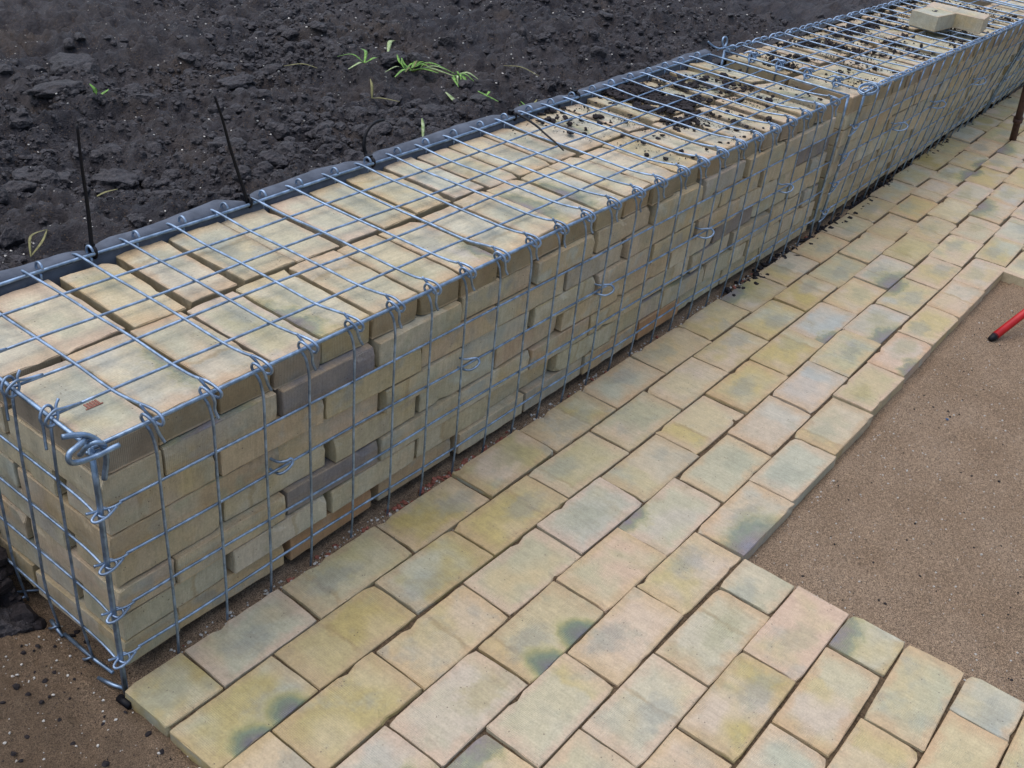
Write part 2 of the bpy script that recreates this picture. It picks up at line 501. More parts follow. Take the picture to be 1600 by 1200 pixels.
# icosphere bases
def ico(level):
    t = (1 + 5 ** 0.5) / 2
    v = [(-1, t, 0), (1, t, 0), (-1, -t, 0), (1, -t, 0), (0, -1, t), (0, 1, t), (0, -1, -t), (0, 1, -t), (t, 0, -1), (t, 0, 1), (-t, 0, -1), (-t, 0, 1)]
    f = [(0, 11, 5), (0, 5, 1), (0, 1, 7), (0, 7, 10), (0, 10, 11), (1, 5, 9), (5, 11, 4), (11, 10, 2), (10, 7, 6), (7, 1, 8),
         (3, 9, 4), (3, 4, 2), (3, 2, 6), (3, 6, 8), (3, 8, 9), (4, 9, 5), (2, 4, 11), (6, 2, 10), (8, 6, 7), (9, 8, 1)]
    v = [Vector(p).normalized() for p in v]
    for _ in range(level):
        c = {}; nf = []

        def mid(a, b):
            k_ = (min(a, b), max(a, b))
            if k_ not in c:
                v.append(((v[a] + v[b]) / 2).normalized()); c[k_] = len(v) - 1
            return c[k_]
        for a, b, d in f:
            ab, bd, da = mid(a, b), mid(b, d), mid(d, a)
            nf += [(a, ab, da), (b, bd, ab), (d, da, bd), (ab, bd, da)]
        f = nf
    return np.array([tuple(p) for p in v]), np.array(f)


ICO = [ico(0), ico(1), ico(2), ico(3)]


def blobs(pos, rad, lvl=0, flat=(0.55, 0.95), jag=0.28):
    """many irregular lumps as one vertex/face set (cell units)"""
    bv, bf = ICO[lvl]
    n = len(pos); k_ = len(bv)
    V = np.repeat(bv[None], n, 0)
    # random cuts make facets
    for _ in range(5 if lvl else 2):
        d = rng.normal(size=(n, 1, 3)); d /= np.linalg.norm(d, axis=2, keepdims=True)
        dot = (V * d).sum(2, keepdims=True)
        lim = rng.uniform(0.45, 0.95, (n, 1, 1))
        V = V - d * np.clip(dot - lim, 0, None)
    V = V * (1 + rng.uniform(-jag, jag, (n, k_, 1)) * (1.0 if lvl == 0 else 0.45 if lvl == 1 else 0.28))
    S = np.stack([rng.uniform(0.75, 1.3, n), rng.uniform(0.75, 1.3, n), rng.uniform(flat[0], flat[1], n)], 1)
    V = V * S[:, None, :] * np.asarray(rad)[:, None, None]
    a = rng.uniform(0, 6.283, n)
    ca, sa = np.cos(a)[:, None], np.sin(a)[:, None]
    X = V[:, :, 0] * ca - V[:, :, 1] * sa; Y = V[:, :, 0] * sa + V[:, :, 1] * ca
    V = np.stack([X, Y, V[:, :, 2]], 2) + np.asarray(pos)[:, None, :]
    F = bf[None] + (np.arange(n) * k_)[:, None, None]
    return V.reshape(-1, 3), F.reshape(-1, 3)


def blob_obj(name, sets, mat, parent=None, smooth=False):
    v = []; f = []; n = 0
    for V, F in sets:
        v.append(V); f.append(F + n); n += len(V)
    v = np.concatenate(v) * U; v[:, 2] += Z0
    f = np.concatenate(f)
    me = bpy.data.meshes.new(name)
    me.from_pydata(v.tolist(), [], f.tolist())
    me.materials.append(mat)
    if smooth:
        me.polygons.foreach_set('use_smooth', [True] * len(me.polygons))
    me.update()
    return link(name, me, parent)


# ------------------------------------------------------------------ brick meshes
def brick_mesh(L, W, H, mat, seed, rough=1.0, chips=4):
    r = random.Random(seed)
    bl = 0.017

    def ax(D, n):
        h = D / 2
        mid_ = [-h + D * i / n for i in range(n + 1)]
        return [-h, -h + bl] + mid_[1:-1] + [h - bl, h]
    A = [ax(L, 11 if L > 1.5 else 6), ax(W, 5), ax(H, 3)]
    N_ = [len(a) - 1 for a in A]
    idx = {}; V = []; F = []
    ph = [r.uniform(0, 50) for _ in range(6)]
    chip = [((r.choice((-1, 1)) * L / 2) if r.random() < .5 else r.uniform(-L / 2, L / 2), r.choice((-1, 1)) * W / 2, H / 2 * (1 if r.random() < .8 else -1), r.uniform(.03, .12)) for _ in range(chips)]
    sk = [r.gauss(0, .007) for _ in range(4)]

    def vert(i, j, k_):
        key = (i, j, k_)
        if key in idx:
            return idx[key]
        p = [A[0][i], A[1][j], A[2][k_]]
        d = [L / 2 - abs(p[0]), W / 2 - abs(p[1]), H / 2 - abs(p[2])]
        s = [1 if c > 0 else -1 for c in p]
        near = [max(0, 1 - q / bl) for q in d]
        tot = sum(near)
        if tot > 1:
            for q in range(3):
                others = tot - near[q]
                p[q] -= s[q] * near[q] * min(others, 1.2) * bl * 0.45
        # waviness of arrises
        for q in range(3):
            o1, o2 = (q + 1) % 3, (q + 2) % 3
            if near[q] > 0.3:
                w1 = math.sin(p[o1] * 1.9 + ph[q]) + math.sin(p[o1] * 11.7 + ph[q + 3]) * .5
                p[q] += s[q] * w1 * (0.0045 if tot > 1 else 0.0022) * rough
        if tot > 1:
            for q in range(3):
                p[q] += r.gauss(0, 0.0055) * rough
        for cx, cy, cz, cr in chip:
            dd = math.sqrt((p[0] - cx) ** 2 + (p[1] - cy) ** 2 + (p[2] - cz) ** 2)
            if dd < cr * 1.3:
                t = (1 - dd / (cr * 1.3)) * cr * 0.55
                p[1] -= math.copysign(t, cy); p[2] -= math.copysign(t * .7, cz)
        p[0] += sk[0] * p[1] * 2; p[1] += sk[1] * p[0]; p[2] += sk[2] * p[0] * .6
        V.append(tuple(c * U for c in p)); idx[key] = len(V) - 1
        return idx[key]
    for q in range(3):
        a, b = (q + 1) % 3, (q + 2) % 3
        for side in (0, N_[q]):
            for i in range(N_[a]):
                for j in range(N_[b]):
                    def K(ii, jj):
                        kk = [0, 0, 0]; kk[q] = side; kk[a] = ii; kk[b] = jj
                        return vert(*kk)
                    f = [K(i, j), K(i + 1, j), K(i + 1, j + 1), K(i, j + 1)]
                    F.append(f if side else f[::-1])
    me = bpy.data.meshes.new('brick')
    me.from_pydata(V, [], F)
    me.materials.append(mat)
    me.update()
    return me


H_ = 0.53
WALLB = [brick_mesh(2.24, 1.08, H_, M['brick_wall'], i) for i in range(8)]
WALLS = brick_mesh(2.24, 1.08, H_, M['brick_slate'], 401)
WALLR = brick_mesh(2.24, 1.08, H_, M['brick_rust'], 402)
WALLH = [brick_mesh(1.12, 1.08, H_, M['brick_wall'], 20 + i) for i in range(3)]
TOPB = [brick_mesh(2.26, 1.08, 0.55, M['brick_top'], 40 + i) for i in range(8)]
PAVB = [brick_mesh(2.28, 1.155, 0.55, M['brick_pave'], 60 + i, 0.9, 3) for i in range(10)]
PAVY = [brick_mesh(2.28, 1.155, 0.55, M['brick_yel'], 60 + i, 0.9, 3) for i in range(10)]
PAVF = [brick_mesh(2.28, 1.155, 0.55, M['brick_flash'], 60 + i, 0.9, 3) for i in range(3)]
FLASH = {(1, 0), (3, 2)}
PAVYH = [brick_mesh(1.12, 1.155, 0.55, M['brick_yel'], 80 + i, 0.9, 3) for i in range(3)]
PAVH = [brick_mesh(1.12, 1.155, 0.55, M['brick_pave'], 80 + i, 0.9, 3) for i in range(3)]


def put_brick(parent, me, p, rz=0, ry=0, rx=0, sx=1, sy=1):
    o = link('brick', me, parent, P(*p), (rx, ry, rz))
    if sx != 1 or sy != 1:
        o.scale = (sx, sy, 1)
    return o


# ================================================================== SETTING
# wide ground sheet out to the horizon
big = grid_obj('ground', np.linspace(-3000, 3000, 9), np.linspace(-3000, 3000, 9), lambda x, y: x * 0 - 5.6, M['sand'])
tag(big, kind='structure')


def yoff(x):
    return 0.042 * max(0.0, x - 27) - 0.0 if x < 42 else 0.63


def yscale(x):
    t = min(max((x - 10) / 14, 0), 1)
    return 1 - 0.05 * t * t * (3 - 2 * t)


def sandH(x, y):
    h = -5.03 + 0.05 * fbm(x, y, 0.35, 3) + 0.035 * fbm(x, y, 2.3, 3, 0.6, 4.0) + 0.018 * fbm(x, y, 7, 2, 0.6, 2.0)
    h = h + 0.03 * np.abs(fbm(x, y, 0.8, 3, .55, 21.)) + .02 * fbm(x, y, 14, 2, .6, 3.)
    # strip between cage and paving sits higher, with loose grit
    st = ss(y, -1.0, -0.5) * ss(x, 0.2, 1.0)
    h = h + st * (0.20 + 0.10 * fbm(x, y, 2.6, 3, 0.6, 7.0))
    # rough trampled dirt at the free end
    lf = ss(-x, -0.4, 0.6)
    h = h + lf * (0.16 * fbm(x, y, 1.1, 4, 0.6, 6.0) + 0.08 * fbm(x, y, 5.0, 3, 0.6, 1.0))
    h = h + 0.12 * ss(-x, -0.1, 0.5) * ss(y, -6, -1) + .06 * ss(-x, -0.1, .3)
    # rises against the edging bricks
    ed = ss(y, -6.8, -6.0) * (1 - ss(y, -6.0, -5.9)) * ss(x, 10, 11)
    h = h + 0.06 * ed
    return h


xs = np.concatenate([np.arange(-7, 12, 0.085), np.arange(12, 30, 0.16), np.arange(30, 75, 0.6)])
ys = np.concatenate([np.arange(-24, -13, 0.5), np.arange(-13, 4.95, 0.10)])
sand = grid_obj('sand_bed', xs, ys, sandH, M['sand'])
tag(sand, kind='structure')

xs = np.concatenate([np.arange(-6, 20, 0.075), np.arange(20, 34, 0.12), np.arange(34, 90, 0.4)])
ys = np.concatenate([np.arange(4.9, 13, 0.075), np.arange(13, 22, 0.13), np.arange(22, 70, 0.5)])
soil = grid_obj('soil', xs, ys, soilH, M['soil'])
tag(soil, kind='structure')
# low slope of soil running down at the free end of the wall
xs = np.arange(-6, -0.02, 0.1); ys = np.arange(1.5, 4.98, 0.1)


def heapH(x, y):
    return -5.35 + 0.75 * np.clip(y - 2.0 - 0.25 * np.abs(x + .3), -1, 3) + 0.35 * fbm(x, y, 1.1, 3, 0.6, 8.0)


heap = grid_obj('soil_slope', xs, ys, heapH, M['soil'])
tag(heap, kind='structure')

# ---- paving: bedding sheet with its bricks
xs = np.concatenate([np.arange(-0.0, 10.05, 0.1)])
def bedH(x, y):
    return -4.775 + 0.05 * fbm(x, y, 3.0, 3, 0.6, 3.0)
v1, f1 = grid(np.arange(-0.02, 9.96, 0.1), np.arange(-13.2, -0.2, 0.1), bedH)
v2, f2 = grid(np.arange(9.98, 57, 0.15), np.arange(-5.62, -0.2, 0.12), bedH)
v3, f3 = grid(np.arange(28.7, 57, 0.3), np.arange(-13.2, -5.64, 0.2), bedH)
def side_skirt(v):
    return v
vv = np.concatenate([v1, v2, v3]); ff = np.concatenate([f1, f2 + len(v1), f3 + len(v1) + len(v2)])
w_ = vv * U; w_[:, 2] += Z0
me = bpy.data.meshes.new('paving'); me.from_pydata(w_.tolist(), [], ff.tolist()); me.materials.append(M['joint']); me.update()
pav = tag(link('paving', me), kind='structure')

ROWY = [-0.10, -1.24, -2.40, -3.61, -4.84, -5.98, -7.14, -8.26, -9.37, -10.48, -11.55, -12.6]
J1 = [-0.12, 1.02, 3.12, 5.56, 7.86, 10.18, 12.62, 14.90, 17.28]
J2 = [-0.12, 2.03, 4.40, 6.55, 9.02, 11.38, 13.80, 16.15, 18.50]
J3 = [-0.10, 0.95, 3.20, 5.55, 7.82, 10.12, 12.45, 14.80]
J4 = [-0.08, 2.28, 4.52, 6.85, 9.00, 11.35, 13.70]
J5 = [-0.08, 0.95, 3.28, 5.52, 7.82, 10.08]
J6 = [-0.08, 2.10, 4.38, 6.62, 8.97, 10.08]
JR = {0: J1, 1: J2, 2: J3, 3: J4, 4: J5, 5: J6,
      6: [-.08, 1.0, 3.3, 5.52, 7.80, 10.14], 7: [-.05, 2.1, 4.4, 6.7, 9.05, 10.18], 8: [-.05, 1.0, 3.3, 5.6, 7.9, 10.22],
      9: [-.05, 2.2, 4.5, 6.8, 9.15, 10.3], 10: [-.05, 1.1, 3.4, 5.7, 8.0, 10.34]}
prng = random.Random(5)


def pave_row(r, J):
    for ji, (a, b) in enumerate(zip(J, J[1:])):
        xm = (a + b) / 2; L = b - a
        s_ = yscale(xm)
        y0 = ROWY[r] * s_ + yoff(xm); y1 = ROWY[r + 1] * s_ + yoff(xm)
        W = y0 - y1
        full = L > 1.6
        yel = prng.random() < (.85, .6, .25, .12, .1)[min(r, 4)]
        me = prng.choice((PAVY if full else PAVYH) if yel else (PAVB if full else PAVH))
        fl = (r, ji) in FLASH and full
        if fl:
            me = prng.choice(PAVF)
        gap = prng.uniform(0.035, 0.075)
        put_brick(pav, me, (xm, (y0 + y1) / 2 + prng.gauss(0, .012), -4.98 + prng.gauss(0, .014)),
                  (math.pi if prng.random() < .5 and not fl else 0) + prng.gauss(0, .006), prng.gauss(0, .005), prng.gauss(0, .008),
                  (L - gap) / (2.28 if full else 1.12), (W - gap * 0.8) / 1.155)


for r in range(5):
    J = list(JR[r])
    while J[-1] < 55:
        J.append(J[-1] + 2.36 + prng.gauss(0, .03))
    pave_row(r, J)
for r in range(5, 11):
    pave_row(r, JR[r])
    st = 28.6
    J = [st] if r % 2 else [st, st + 1.2]
    if r < 9:
        while J[-1] < 52:
            J.append(J[-1] + 2.34 + prng.gauss(0, .03))
        pave_row(r, J)

# ================================================================== GABIONS
wr = random.Random(3)


def lerp(a, b, t):
    return a + (b - a) * t


def map1(s, t, h):
    bul = 0.05 * math.sin(math.pi * min(max(t / 5, 0), 1)) * (1 if h > -0.3 else 0) * max(0, 1 - s / 9)
    return (s, t * 0.985, h + bul)


def make_map(x0, lean0):
    def f(s, t, h):
        x = x0 + s
        d = x - 26.7
        k_ = min(max(-h / 4.8, 0), 1.05)
        yf = lerp(-0.24 - 0.017 * d, 0.06 + 0.020 * d, k_)
        yb = 4.75 - 0.05 * d
        return (x, yf + (yb - yf) * t / 5.0, h + 0.05)
    return f


def wire(parent, name, pts, r, mat='steel', smooth=0, n=6, mp=None, taper=None):
    if mp:
        pts = [mp(*p) for p in pts]
    b = MB().tube(pts, r, n, smooth, taper=taper)
    me = b.mesh(name, M[mat])
    return link(name, me, parent)


def line(a, b, n, w=0.012):
    q = []
    ph = wr.uniform(0, 6); ph2 = wr.uniform(0, 6)
    for i in range(n + 1):
        t = i / n
        q.append(tuple(lerp(a[c], b[c], t) + w * math.sin(ph + ph2 * c + i * 0.9 + c) * (0 < i < n) for c in range(3)))
    return q


def jag(v, w=0.012):
    return v + wr.gauss(0, w)


def cage(root, mp, L, first, coil=False, nfront=None):
    rw = 0.0255
    rt = 0.036
    # rails and posts
    wire(root, 'edge_rail', line((0, 0, 0), (L, 0, 0), int(L), 0.008), rt, 'steel_thick', mp=mp)
    wire(root, 'edge_rail', line((0, 5, 0), (L, 5, 0), int(L), 0.015), rt, 'steel_thick', mp=mp)
    wire(root, 'edge_rail', line((0, 0, 0), (0, 5, 0), 5, 0.008), rt, 'steel_thick', mp=mp)
    wire(root, 'edge_rail', line((L, 0, 0), (L, 5, 0), 5, 0.008), rt, 'steel_thick', mp=mp)
    wire(root, 'corner_post', line((0, 0, 0.02), (0.0, 0, -4.98), 6, 0.01), 0.045, 'steel_thick', mp=mp)
    wire(root, 'corner_post', line((L, 0, 0.02), (L, 0, -4.98), 6, 0.01), 0.04, 'steel_thick', mp=mp)
    wire(root, 'corner_post', line((0, 5, 0.02), (0, 5, -4.98), 6, 0.01), 0.045, 'steel_thick', mp=mp)
    # lid, wires along the wall
    for t in range(1, 5):
        a = (-0.05, t, 0.0) if first else (0, t, 0.03)
        wire(root, 'lid_long_wire', line(a, (L, t, 0.0), int(L * 1.0), 0.014), rw, mp=mp)
    # lid, cross wires with their end hooks
    for s in range(1, int(L)):
        x = s + wr.gauss(0, 0.02)
        sg = -0.02 + wr.gauss(0, .012)
        if not coil:
            pts = [(x, 5.22, 0.02), (x, 5.0, 0.065), (x, 4, 0.05 + sg), (x, 3, 0.055 + sg), (x, 2, 0.055 + sg), (x, 1, 0.052 + sg), (x + .01, 0.45, 0.08),
                   (x + .04, 0.16, 0.115), (x + .07, -0.03, 0.095), (x + .09, -0.125, 0.01), (x + .09, -0.09, -0.09), (x + .075, 0.02, -0.115),
                   (x + .05, 0.105, -0.04), (x + .00, 0.14, 0.06), (x - .05, 0.24, 0.17)]
            pts = [(jag(p[0], .006), p[1], jag(p[2], .005)) for p in pts]
        else:
            pts = [(x, 5.0, 0.045), (x, 4, 0.05 + sg), (x, 3, 0.05 + sg), (x, 2, 0.05 + sg), (x, 1, 0.05 + sg), (x, 0.0, 0.06)]
        wire(root, 'lid_cross_wire', pts, rw, smooth=4, mp=mp)
        if not coil:
            # upright of the front panel, hooked over the rail, its tail hanging outside
            xu = x - 0.02
            tl = wr.uniform(-.03, .05)
            pts = [(xu + .06, 0.02, -4.99), (xu + .04, -.045, -4.2), (xu + .03, -.05, -3), (xu + .01, -.05, -2), (xu, -.05, -1.0), (xu - .01, -.05, -0.5), (xu - .04, -.01, -0.2),
                   (xu - .08, .06, -0.06), (xu - .105, .10, 0.04), (xu - .105, .05, 0.13), (xu - .09, -.04, 0.125), (xu - .05, -.125, 0.04),
                   (xu - .01, -.13, -0.10), (xu + .03 + tl, -.10, -0.26), (xu + .07 + tl, -.13, -0.40 + tl)]
            wire(root, 'front_upright_wire', pts, rw * 0.96, smooth=4, mp=mp)
            # standing hook of the back panel
            xb = x + 0.24
            c = [(xb, 5.02 + 0.11 * math.cos(a), 0.06 + 0.12 * math.sin(a)) for a in [math.radians(q) for q in range(-100, 200, 30)]]
            wire(root, 'back_hook', [(xb, 5.06, -0.6), (xb, 5.02, -0.25)] + c, rw, smooth=2, mp=mp)
        else:
            wire(root, 'front_upright_wire', line((x, -.045, -4.98), (x, -.045, 0.02), 7, 0.012), rw * 0.96, mp=mp)
    # front rows
    for rr in range(1, 5):
        h = -rr - 0.134
        a = (0.32, 0.0, h) if first or coil else (0.05, 0, h)
        wire(root, 'front_row_wire', line(a, (L - (0.45 if coil else 0.02), 0, h), int(L), 0.012), rw, mp=mp)
    wire(root, 'front_row_wire', line((0.1, 0.02, -4.96), (L, 0.02, -4.96), int(L), 0.012), rw, mp=mp)


def row_loops(root, mp, h, s0=0, sgn=1):
    """eyelets with which a front row and a side row hold the corner post"""
    g = sgn
    base_mp = mp
    def mp(a, b, c, base_mp=base_mp):
        return base_mp(s0 + (a - s0) * .68, b * .48 - .02, h + (c - h) * .5)
    wire(root, 'row_eyelet', [(s0 + g * .50, 0, h), (s0 + g * .36, -.01, h - .015), (s0 + g * .24, .03, h - .03), (s0 + g * .12, .09, h - .02), (s0, .12, h), (s0 - g * .14, .14, h + .03), (s0 - g * .27, .17, h + .06)],
         0.023, smooth=3, mp=mp)
    wire(root, 'row_eyelet', [(s0 + g * .36, -.04, h - .03), (s0 + g * .22, -.13, h - .05), (s0 + g * .05, -.21, h - .07), (s0 - g * .12, -.23, h - .085), (s0 - g * .235, -.17, h - .085), (s0 - g * .25, -.07, h - .06), (s0 - g * .16, .02, h - .03), (s0 - g * .02, .09, h)],
         0.023, smooth=3, mp=mp)


# ---------------------------------------------------------------- gabion nearest the camera
g1 = empty('gabion')
g1.location = P(0, 0, -5)
tag(g1, 'nearest wire gabion packed with yellow bricks, its free end and corner post showing', 'gabion', 'brick-filled gabions in a row')
KEEP = []


def root_fix(root):
    for o in list(root.children):
        o.matrix_parent_inverse = Matrix.Translation(-Vector(root.location))


cage(g1, map1, 26, True)
for rr in range(1, 5):
    h = -rr - 0.134
    row_loops(g1, map1, h)
    wire(g1, 'side_row_wire', [(-.02, 5.0, h), (-.01, 4, h), (-.02, 3, h), (-.02, 2, h), (-.02, 1, h), (-.025, .55, h), (-.035, .28, h - .01), (-.045, .08, h - .03), (-.02, -.07, h - .045), (.06, -.10, h - .05), (.125, -.05, h - .04), (.12, .03, h - .02), (.05, .08, h)],
         0.024, smooth=4, mp=map1)
for t in range(1, 5):
    wire(g1, 'side_upright_wire', [(.07, t + .02, -4.99), (-.045, t, -4.0), (-.045, t, -3), (-.045, t - .01, -2), (-.045, t - .02, -1), (-.03, t - .02, -.5), (.01, t + .03, -.2), (.08, t + .07, -.04), (.1, t + .09, .06),
         (.04, t + .09, .13), (-.05, t + .07, .12), (-.13, t + .03, .02), (-.12, t - .0, -.12), (-.15, t - .05, -.3), (-.17, t - .09, -.42)], 0.024, smooth=4, mp=map1)
    wire(g1, 'lid_hook', [(.5, t, .01), (.2, t - .02, .06), (.08, t - .05, .11), (-.04, t - .08, .09), (-.125, t - .09, 0), (-.07, t - .08, -.1), (.04, t - .06, -.1), (.11, t - .03, 0), (.12, t + .02, .1), (.2, t + .06, .19)], 0.024, smooth=4, mp=map1)
# bottom panel ends poking out at the free end
wire(g1, 'bottom_wire', [(.02, 2.15, -4.86), (.0, 1.95, -4.9), (-.02, 1.75, -4.93)], 0.036, 'steel_thick')
wire(g1, 'bottom_wire', [(.03, 1.78, -4.93), (.03, 1.0, -4.9), (.05, .41, -4.84)], 0.036, 'steel_thick')
wire(g1, 'bottom_wire', [(-.14, .56, -4.93), (-.06, .25, -4.92), (.02, .02, -4.90)], 0.036, 'steel_thick')
wire(g1, 'bottom_wire', [(.0, 3.2, -4.9), (.3, 3.0, -4.92), (1.2, 3.0, -4.95)], 0.024)
for t in (1, 2, 3):
    wire(g1, 'bottom_wire', [(-.06, t + .1, -4.96), (-.07, t, -4.88), (.0, t - .06, -4.84), (.06, t - .02, -4.9)], 0.024, smooth=3)
# heavy spiral clamping the three panels at the top corner
wire(g1, 'corner_coil', [(-.39, -.02, .40), (-.22, -.04, .36), (-.07, -.08, .30), (.05, -.13, .17), (.10, -.17, .02), (.11, -.17, -.14), (.08, -.16, -.32), (.05, -.15, -.48)], 0.042, 'steel_thick', 4, 8)
wire(g1, 'corner_coil', [(.28, -.25, .05), (.13, -.25, .05), (-.02, -.25, .045), (-.20, -.25, .06), (-.36, -.25, .09), (-.46, -.25, .16), (-.43, -.22, .26), (-.28, -.18, .28), (-.12, -.08, .25), (.0, .06, .16), (.07, .08, .02)], 0.042, 'steel_thick', 4, 8)
wire(g1, 'corner_coil', [(-.12, .10, -.10), (-.16, -.02, .0), (-.12, -.10, .14), (-.02, -.16, .20), (.08, -.18, .14), (.13, -.13, .02), (.08, -.02, -.08), (-.04, .08, -.1)], 0.036, 'steel_thick', 4, 8)
# thin wire lying askew over the lid is a cable tie tail, built below
# spacer rings gripping the second row
for x in (3.39, 8.24, 13.04, 17.80, 22.59):
    h = -2.12
    big_ = 0.3 if x < 4 else .62 if x < 9 else .85
    wire(g1, 'spacer_ring', [(x - .13, .25, h - .12), (x - .13, .0, h - .10), (x - .06, -.2 * big_, h - .09), (x + .06, -.30 * big_, h - .03), (x + .14, -.30 * big_, h + .05), (x + .12, -.2 * big_, h + .12), (x + .02, -.06, h + .12), (x - .08, .04, h + .10), (x - .12, .25, h + .10)], 0.026, smooth=4, mp=None)

# bricks of the near gabion
CB = {1: [3.46, 5.70, 8.14, 10.5, 12.86, 15.25, 17.65, 20.09], 2: [2.21, 4.49, 6.97, 9.34, 11.7, 14.15, 16.5, 18.86, 21.25],
      3: [1.16, 3.49, 5.93, 8.24, 10.63, 13.03, 15.4, 17.7, 20.1], 4: [2.31, 4.64, 7.05, 9.44, 11.8, 14.22, 16.65, 19.0, 21.37],
      5: [1.2, 3.56, 5.92, 8.29, 10.74, 13.04, 15.4, 17.82, 20.2], 6: [2.27, 4.6, 6.98, 9.35, 11.75, 14.16, 16.5, 18.81, 21.21],
      7: [1.2, 3.54, 5.9, 8.3, 10.64, 13.0, 15.4, 17.7, 20.06]}
br = random.Random(21)
PITCH = 0.552


def cz(i):
    return -0.17 - PITCH * i - 0.27


for c_ in range(1, 8):
    J = list(CB[c_])
    if c_ == 1:
        J = [1.2] + J
    if c_ % 2 == 0:
        J = [0.10] + J
    while J[-1] < 24.0:
        J.append(J[-1] + 2.37 + br.gauss(0, .04))
    z = cz(c_)
    for a, b in zip(J, J[1:]):
        L = b - a
        yo = 0.11 + abs(br.gauss(0, .07)) + (0.05 if c_ == 4 else 0)
        g = br.choice((.05, .07, .10, .17, .24))
        wb = br.choice(WALLB)
        if (c_, round(a)) in ((1, 3), (4, 19), (5, 4), (6, 10), (3, 16), (2, 24)):
            wb = WALLS
        if (c_, round(a)) in ((7, 4), (7, 15)):
            wb = WALLR
        put_brick(g1, wb, ((a + b) / 2, yo + .54, z + br.gauss(0, .006)), (math.pi if br.random() < .5 else 0) + br.gauss(0, .012), br.gauss(0, .003), 0, (L - g) / 2.24)
    a = J[-1]; b = 25.92
    if b - a > .3:
        put_brick(g1, br.choice(WALLH), ((a + b) / 2, .68, z), 0, 0, 0, (b - a - .05) / 1.12)
    # free end
    if c_ % 2 == 1:
        for ya, yb in ((0.14, 2.58), (2.72, 4.95)):
            xo = .13 + abs(br.gauss(0, .03))
            put_brick(g1, br.choice(WALLB), (xo + .52, (ya + yb) / 2, z), math.pi / 2 + br.gauss(0, .01), 0, 0, (yb - ya) / 2.24, .97)
    else:
        for ya, yb in ((1.46, 3.70), (3.80, 4.95)):
            xo = .13 + abs(br.gauss(0, .03))
            me = br.choice(WALLB) if yb - ya > 2 else br.choice(WALLH)
            put_brick(g1, me, (xo + .54, (ya + yb) / 2, z), math.pi / 2 + br.gauss(0, .01), 0, 0, (yb - ya) / (2.24 if yb - ya > 2 else 1.12))
# lid course: headers, two deep
FJ = [0.14, 1.18, 2.30, 3.43, 4.50, 5.72, 6.97, 8.11, 9.36, 10.44, 11.58, 12.80, 13.95, 15.12, 16.27, 17.43, 18.6, 19.75, 20.9, 22.05, 23.25, 24.45, 25.85]
BJ = [0.14, 1.20, 2.38, 3.60, 4.82, 6.05, 7.27, 8.38, 9.51, 10.67, 11.80, 12.98, 14.25, 15.4, 16.55, 17.7, 18.85, 20.0, 21.15, 22.3, 23.4, 24.6, 25.8]
for i, (a, b) in enumerate(zip(FJ, FJ[1:])):
    far = a > 16.8
    g = .05 if br.random() < .6 else .10
    yo = .27 + br.gauss(0, .03)
    if i == 0:
        yo = .16
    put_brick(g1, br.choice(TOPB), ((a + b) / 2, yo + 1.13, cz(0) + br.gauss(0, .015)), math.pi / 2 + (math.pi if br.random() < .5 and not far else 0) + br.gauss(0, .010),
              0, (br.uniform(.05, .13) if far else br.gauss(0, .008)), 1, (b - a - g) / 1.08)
for i, (a, b) in enumerate(zip(BJ, BJ[1:])):
    far = a > 16.8
    g = br.choice((.04, .08, .16)) if i not in (2, 3) else .2
    y1 = 4.92 if i != 2 else 4.75
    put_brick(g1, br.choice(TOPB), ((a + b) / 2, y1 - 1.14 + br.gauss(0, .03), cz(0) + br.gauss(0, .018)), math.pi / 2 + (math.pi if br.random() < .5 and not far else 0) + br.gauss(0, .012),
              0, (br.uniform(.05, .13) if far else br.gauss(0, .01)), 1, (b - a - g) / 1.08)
# hidden core of the packing
b_ = MB()


def box(mb, x0, x1, y0, y1, z0, z1):
    v = [(x0, y0, z0), (x1, y0, z0), (x1, y1, z0), (x0, y1, z0), (x0, y0, z1), (x1, y0, z1), (x1, y1, z1), (x0, y1, z1)]
    mb.add(v, [(0, 3, 2, 1), (4, 5, 6, 7), (0, 1, 5, 4), (1, 2, 6, 5), (2, 3, 7, 6), (3, 0, 4, 7)])


def core(root, mp, L, ya=1.42, yb=4.9):
    mb = MB()
    for c_ in range(1, 8):
        y = ya
        while y < yb - .9:
            x = 1.35 + (c_ % 2) * .6
            while x < L - 1.5:
                box(mb, x, x + 2.2, y, y + 1.05, cz(c_) - .26, cz(c_) + .26)
                x += 2.3
            y += 1.12
    mb.v = [np.array([mp(*p) for p in q]) for q in mb.v]
    o = link('brick_core', mb.mesh('brick_core', M['brick_wall'], False), root)
    o['kind'] = 'stuff'


core(g1, map1, 26)
# faint red-brown stamp on the corner brick: thin raised mark
mb = MB()
for q in range(5):
    x = .62 + q * .045
    box(mb, x, x + .03, 1.03 + (q % 2) * .02, 1.17, -.165, -.148)
box(mb, .58, .86, 1.02, 1.045, -.165, -.149)
link('stamp_mark', mb.mesh('stamp_mark', M['stamp'], False), g1)

# ---------------------------------------------------------------- second gabion
map2 = make_map(26.72, 0)
g2 = empty('gabion'); g2.location = P(26.72, 0, -5)
tag(g2, 'second wire gabion of yellow bricks, soil-strewn lid carrying two loose bricks', 'gabion', 'brick-filled gabions in a row')
L2 = 18.7
cage(g2, map2, L2, False, coil=True)


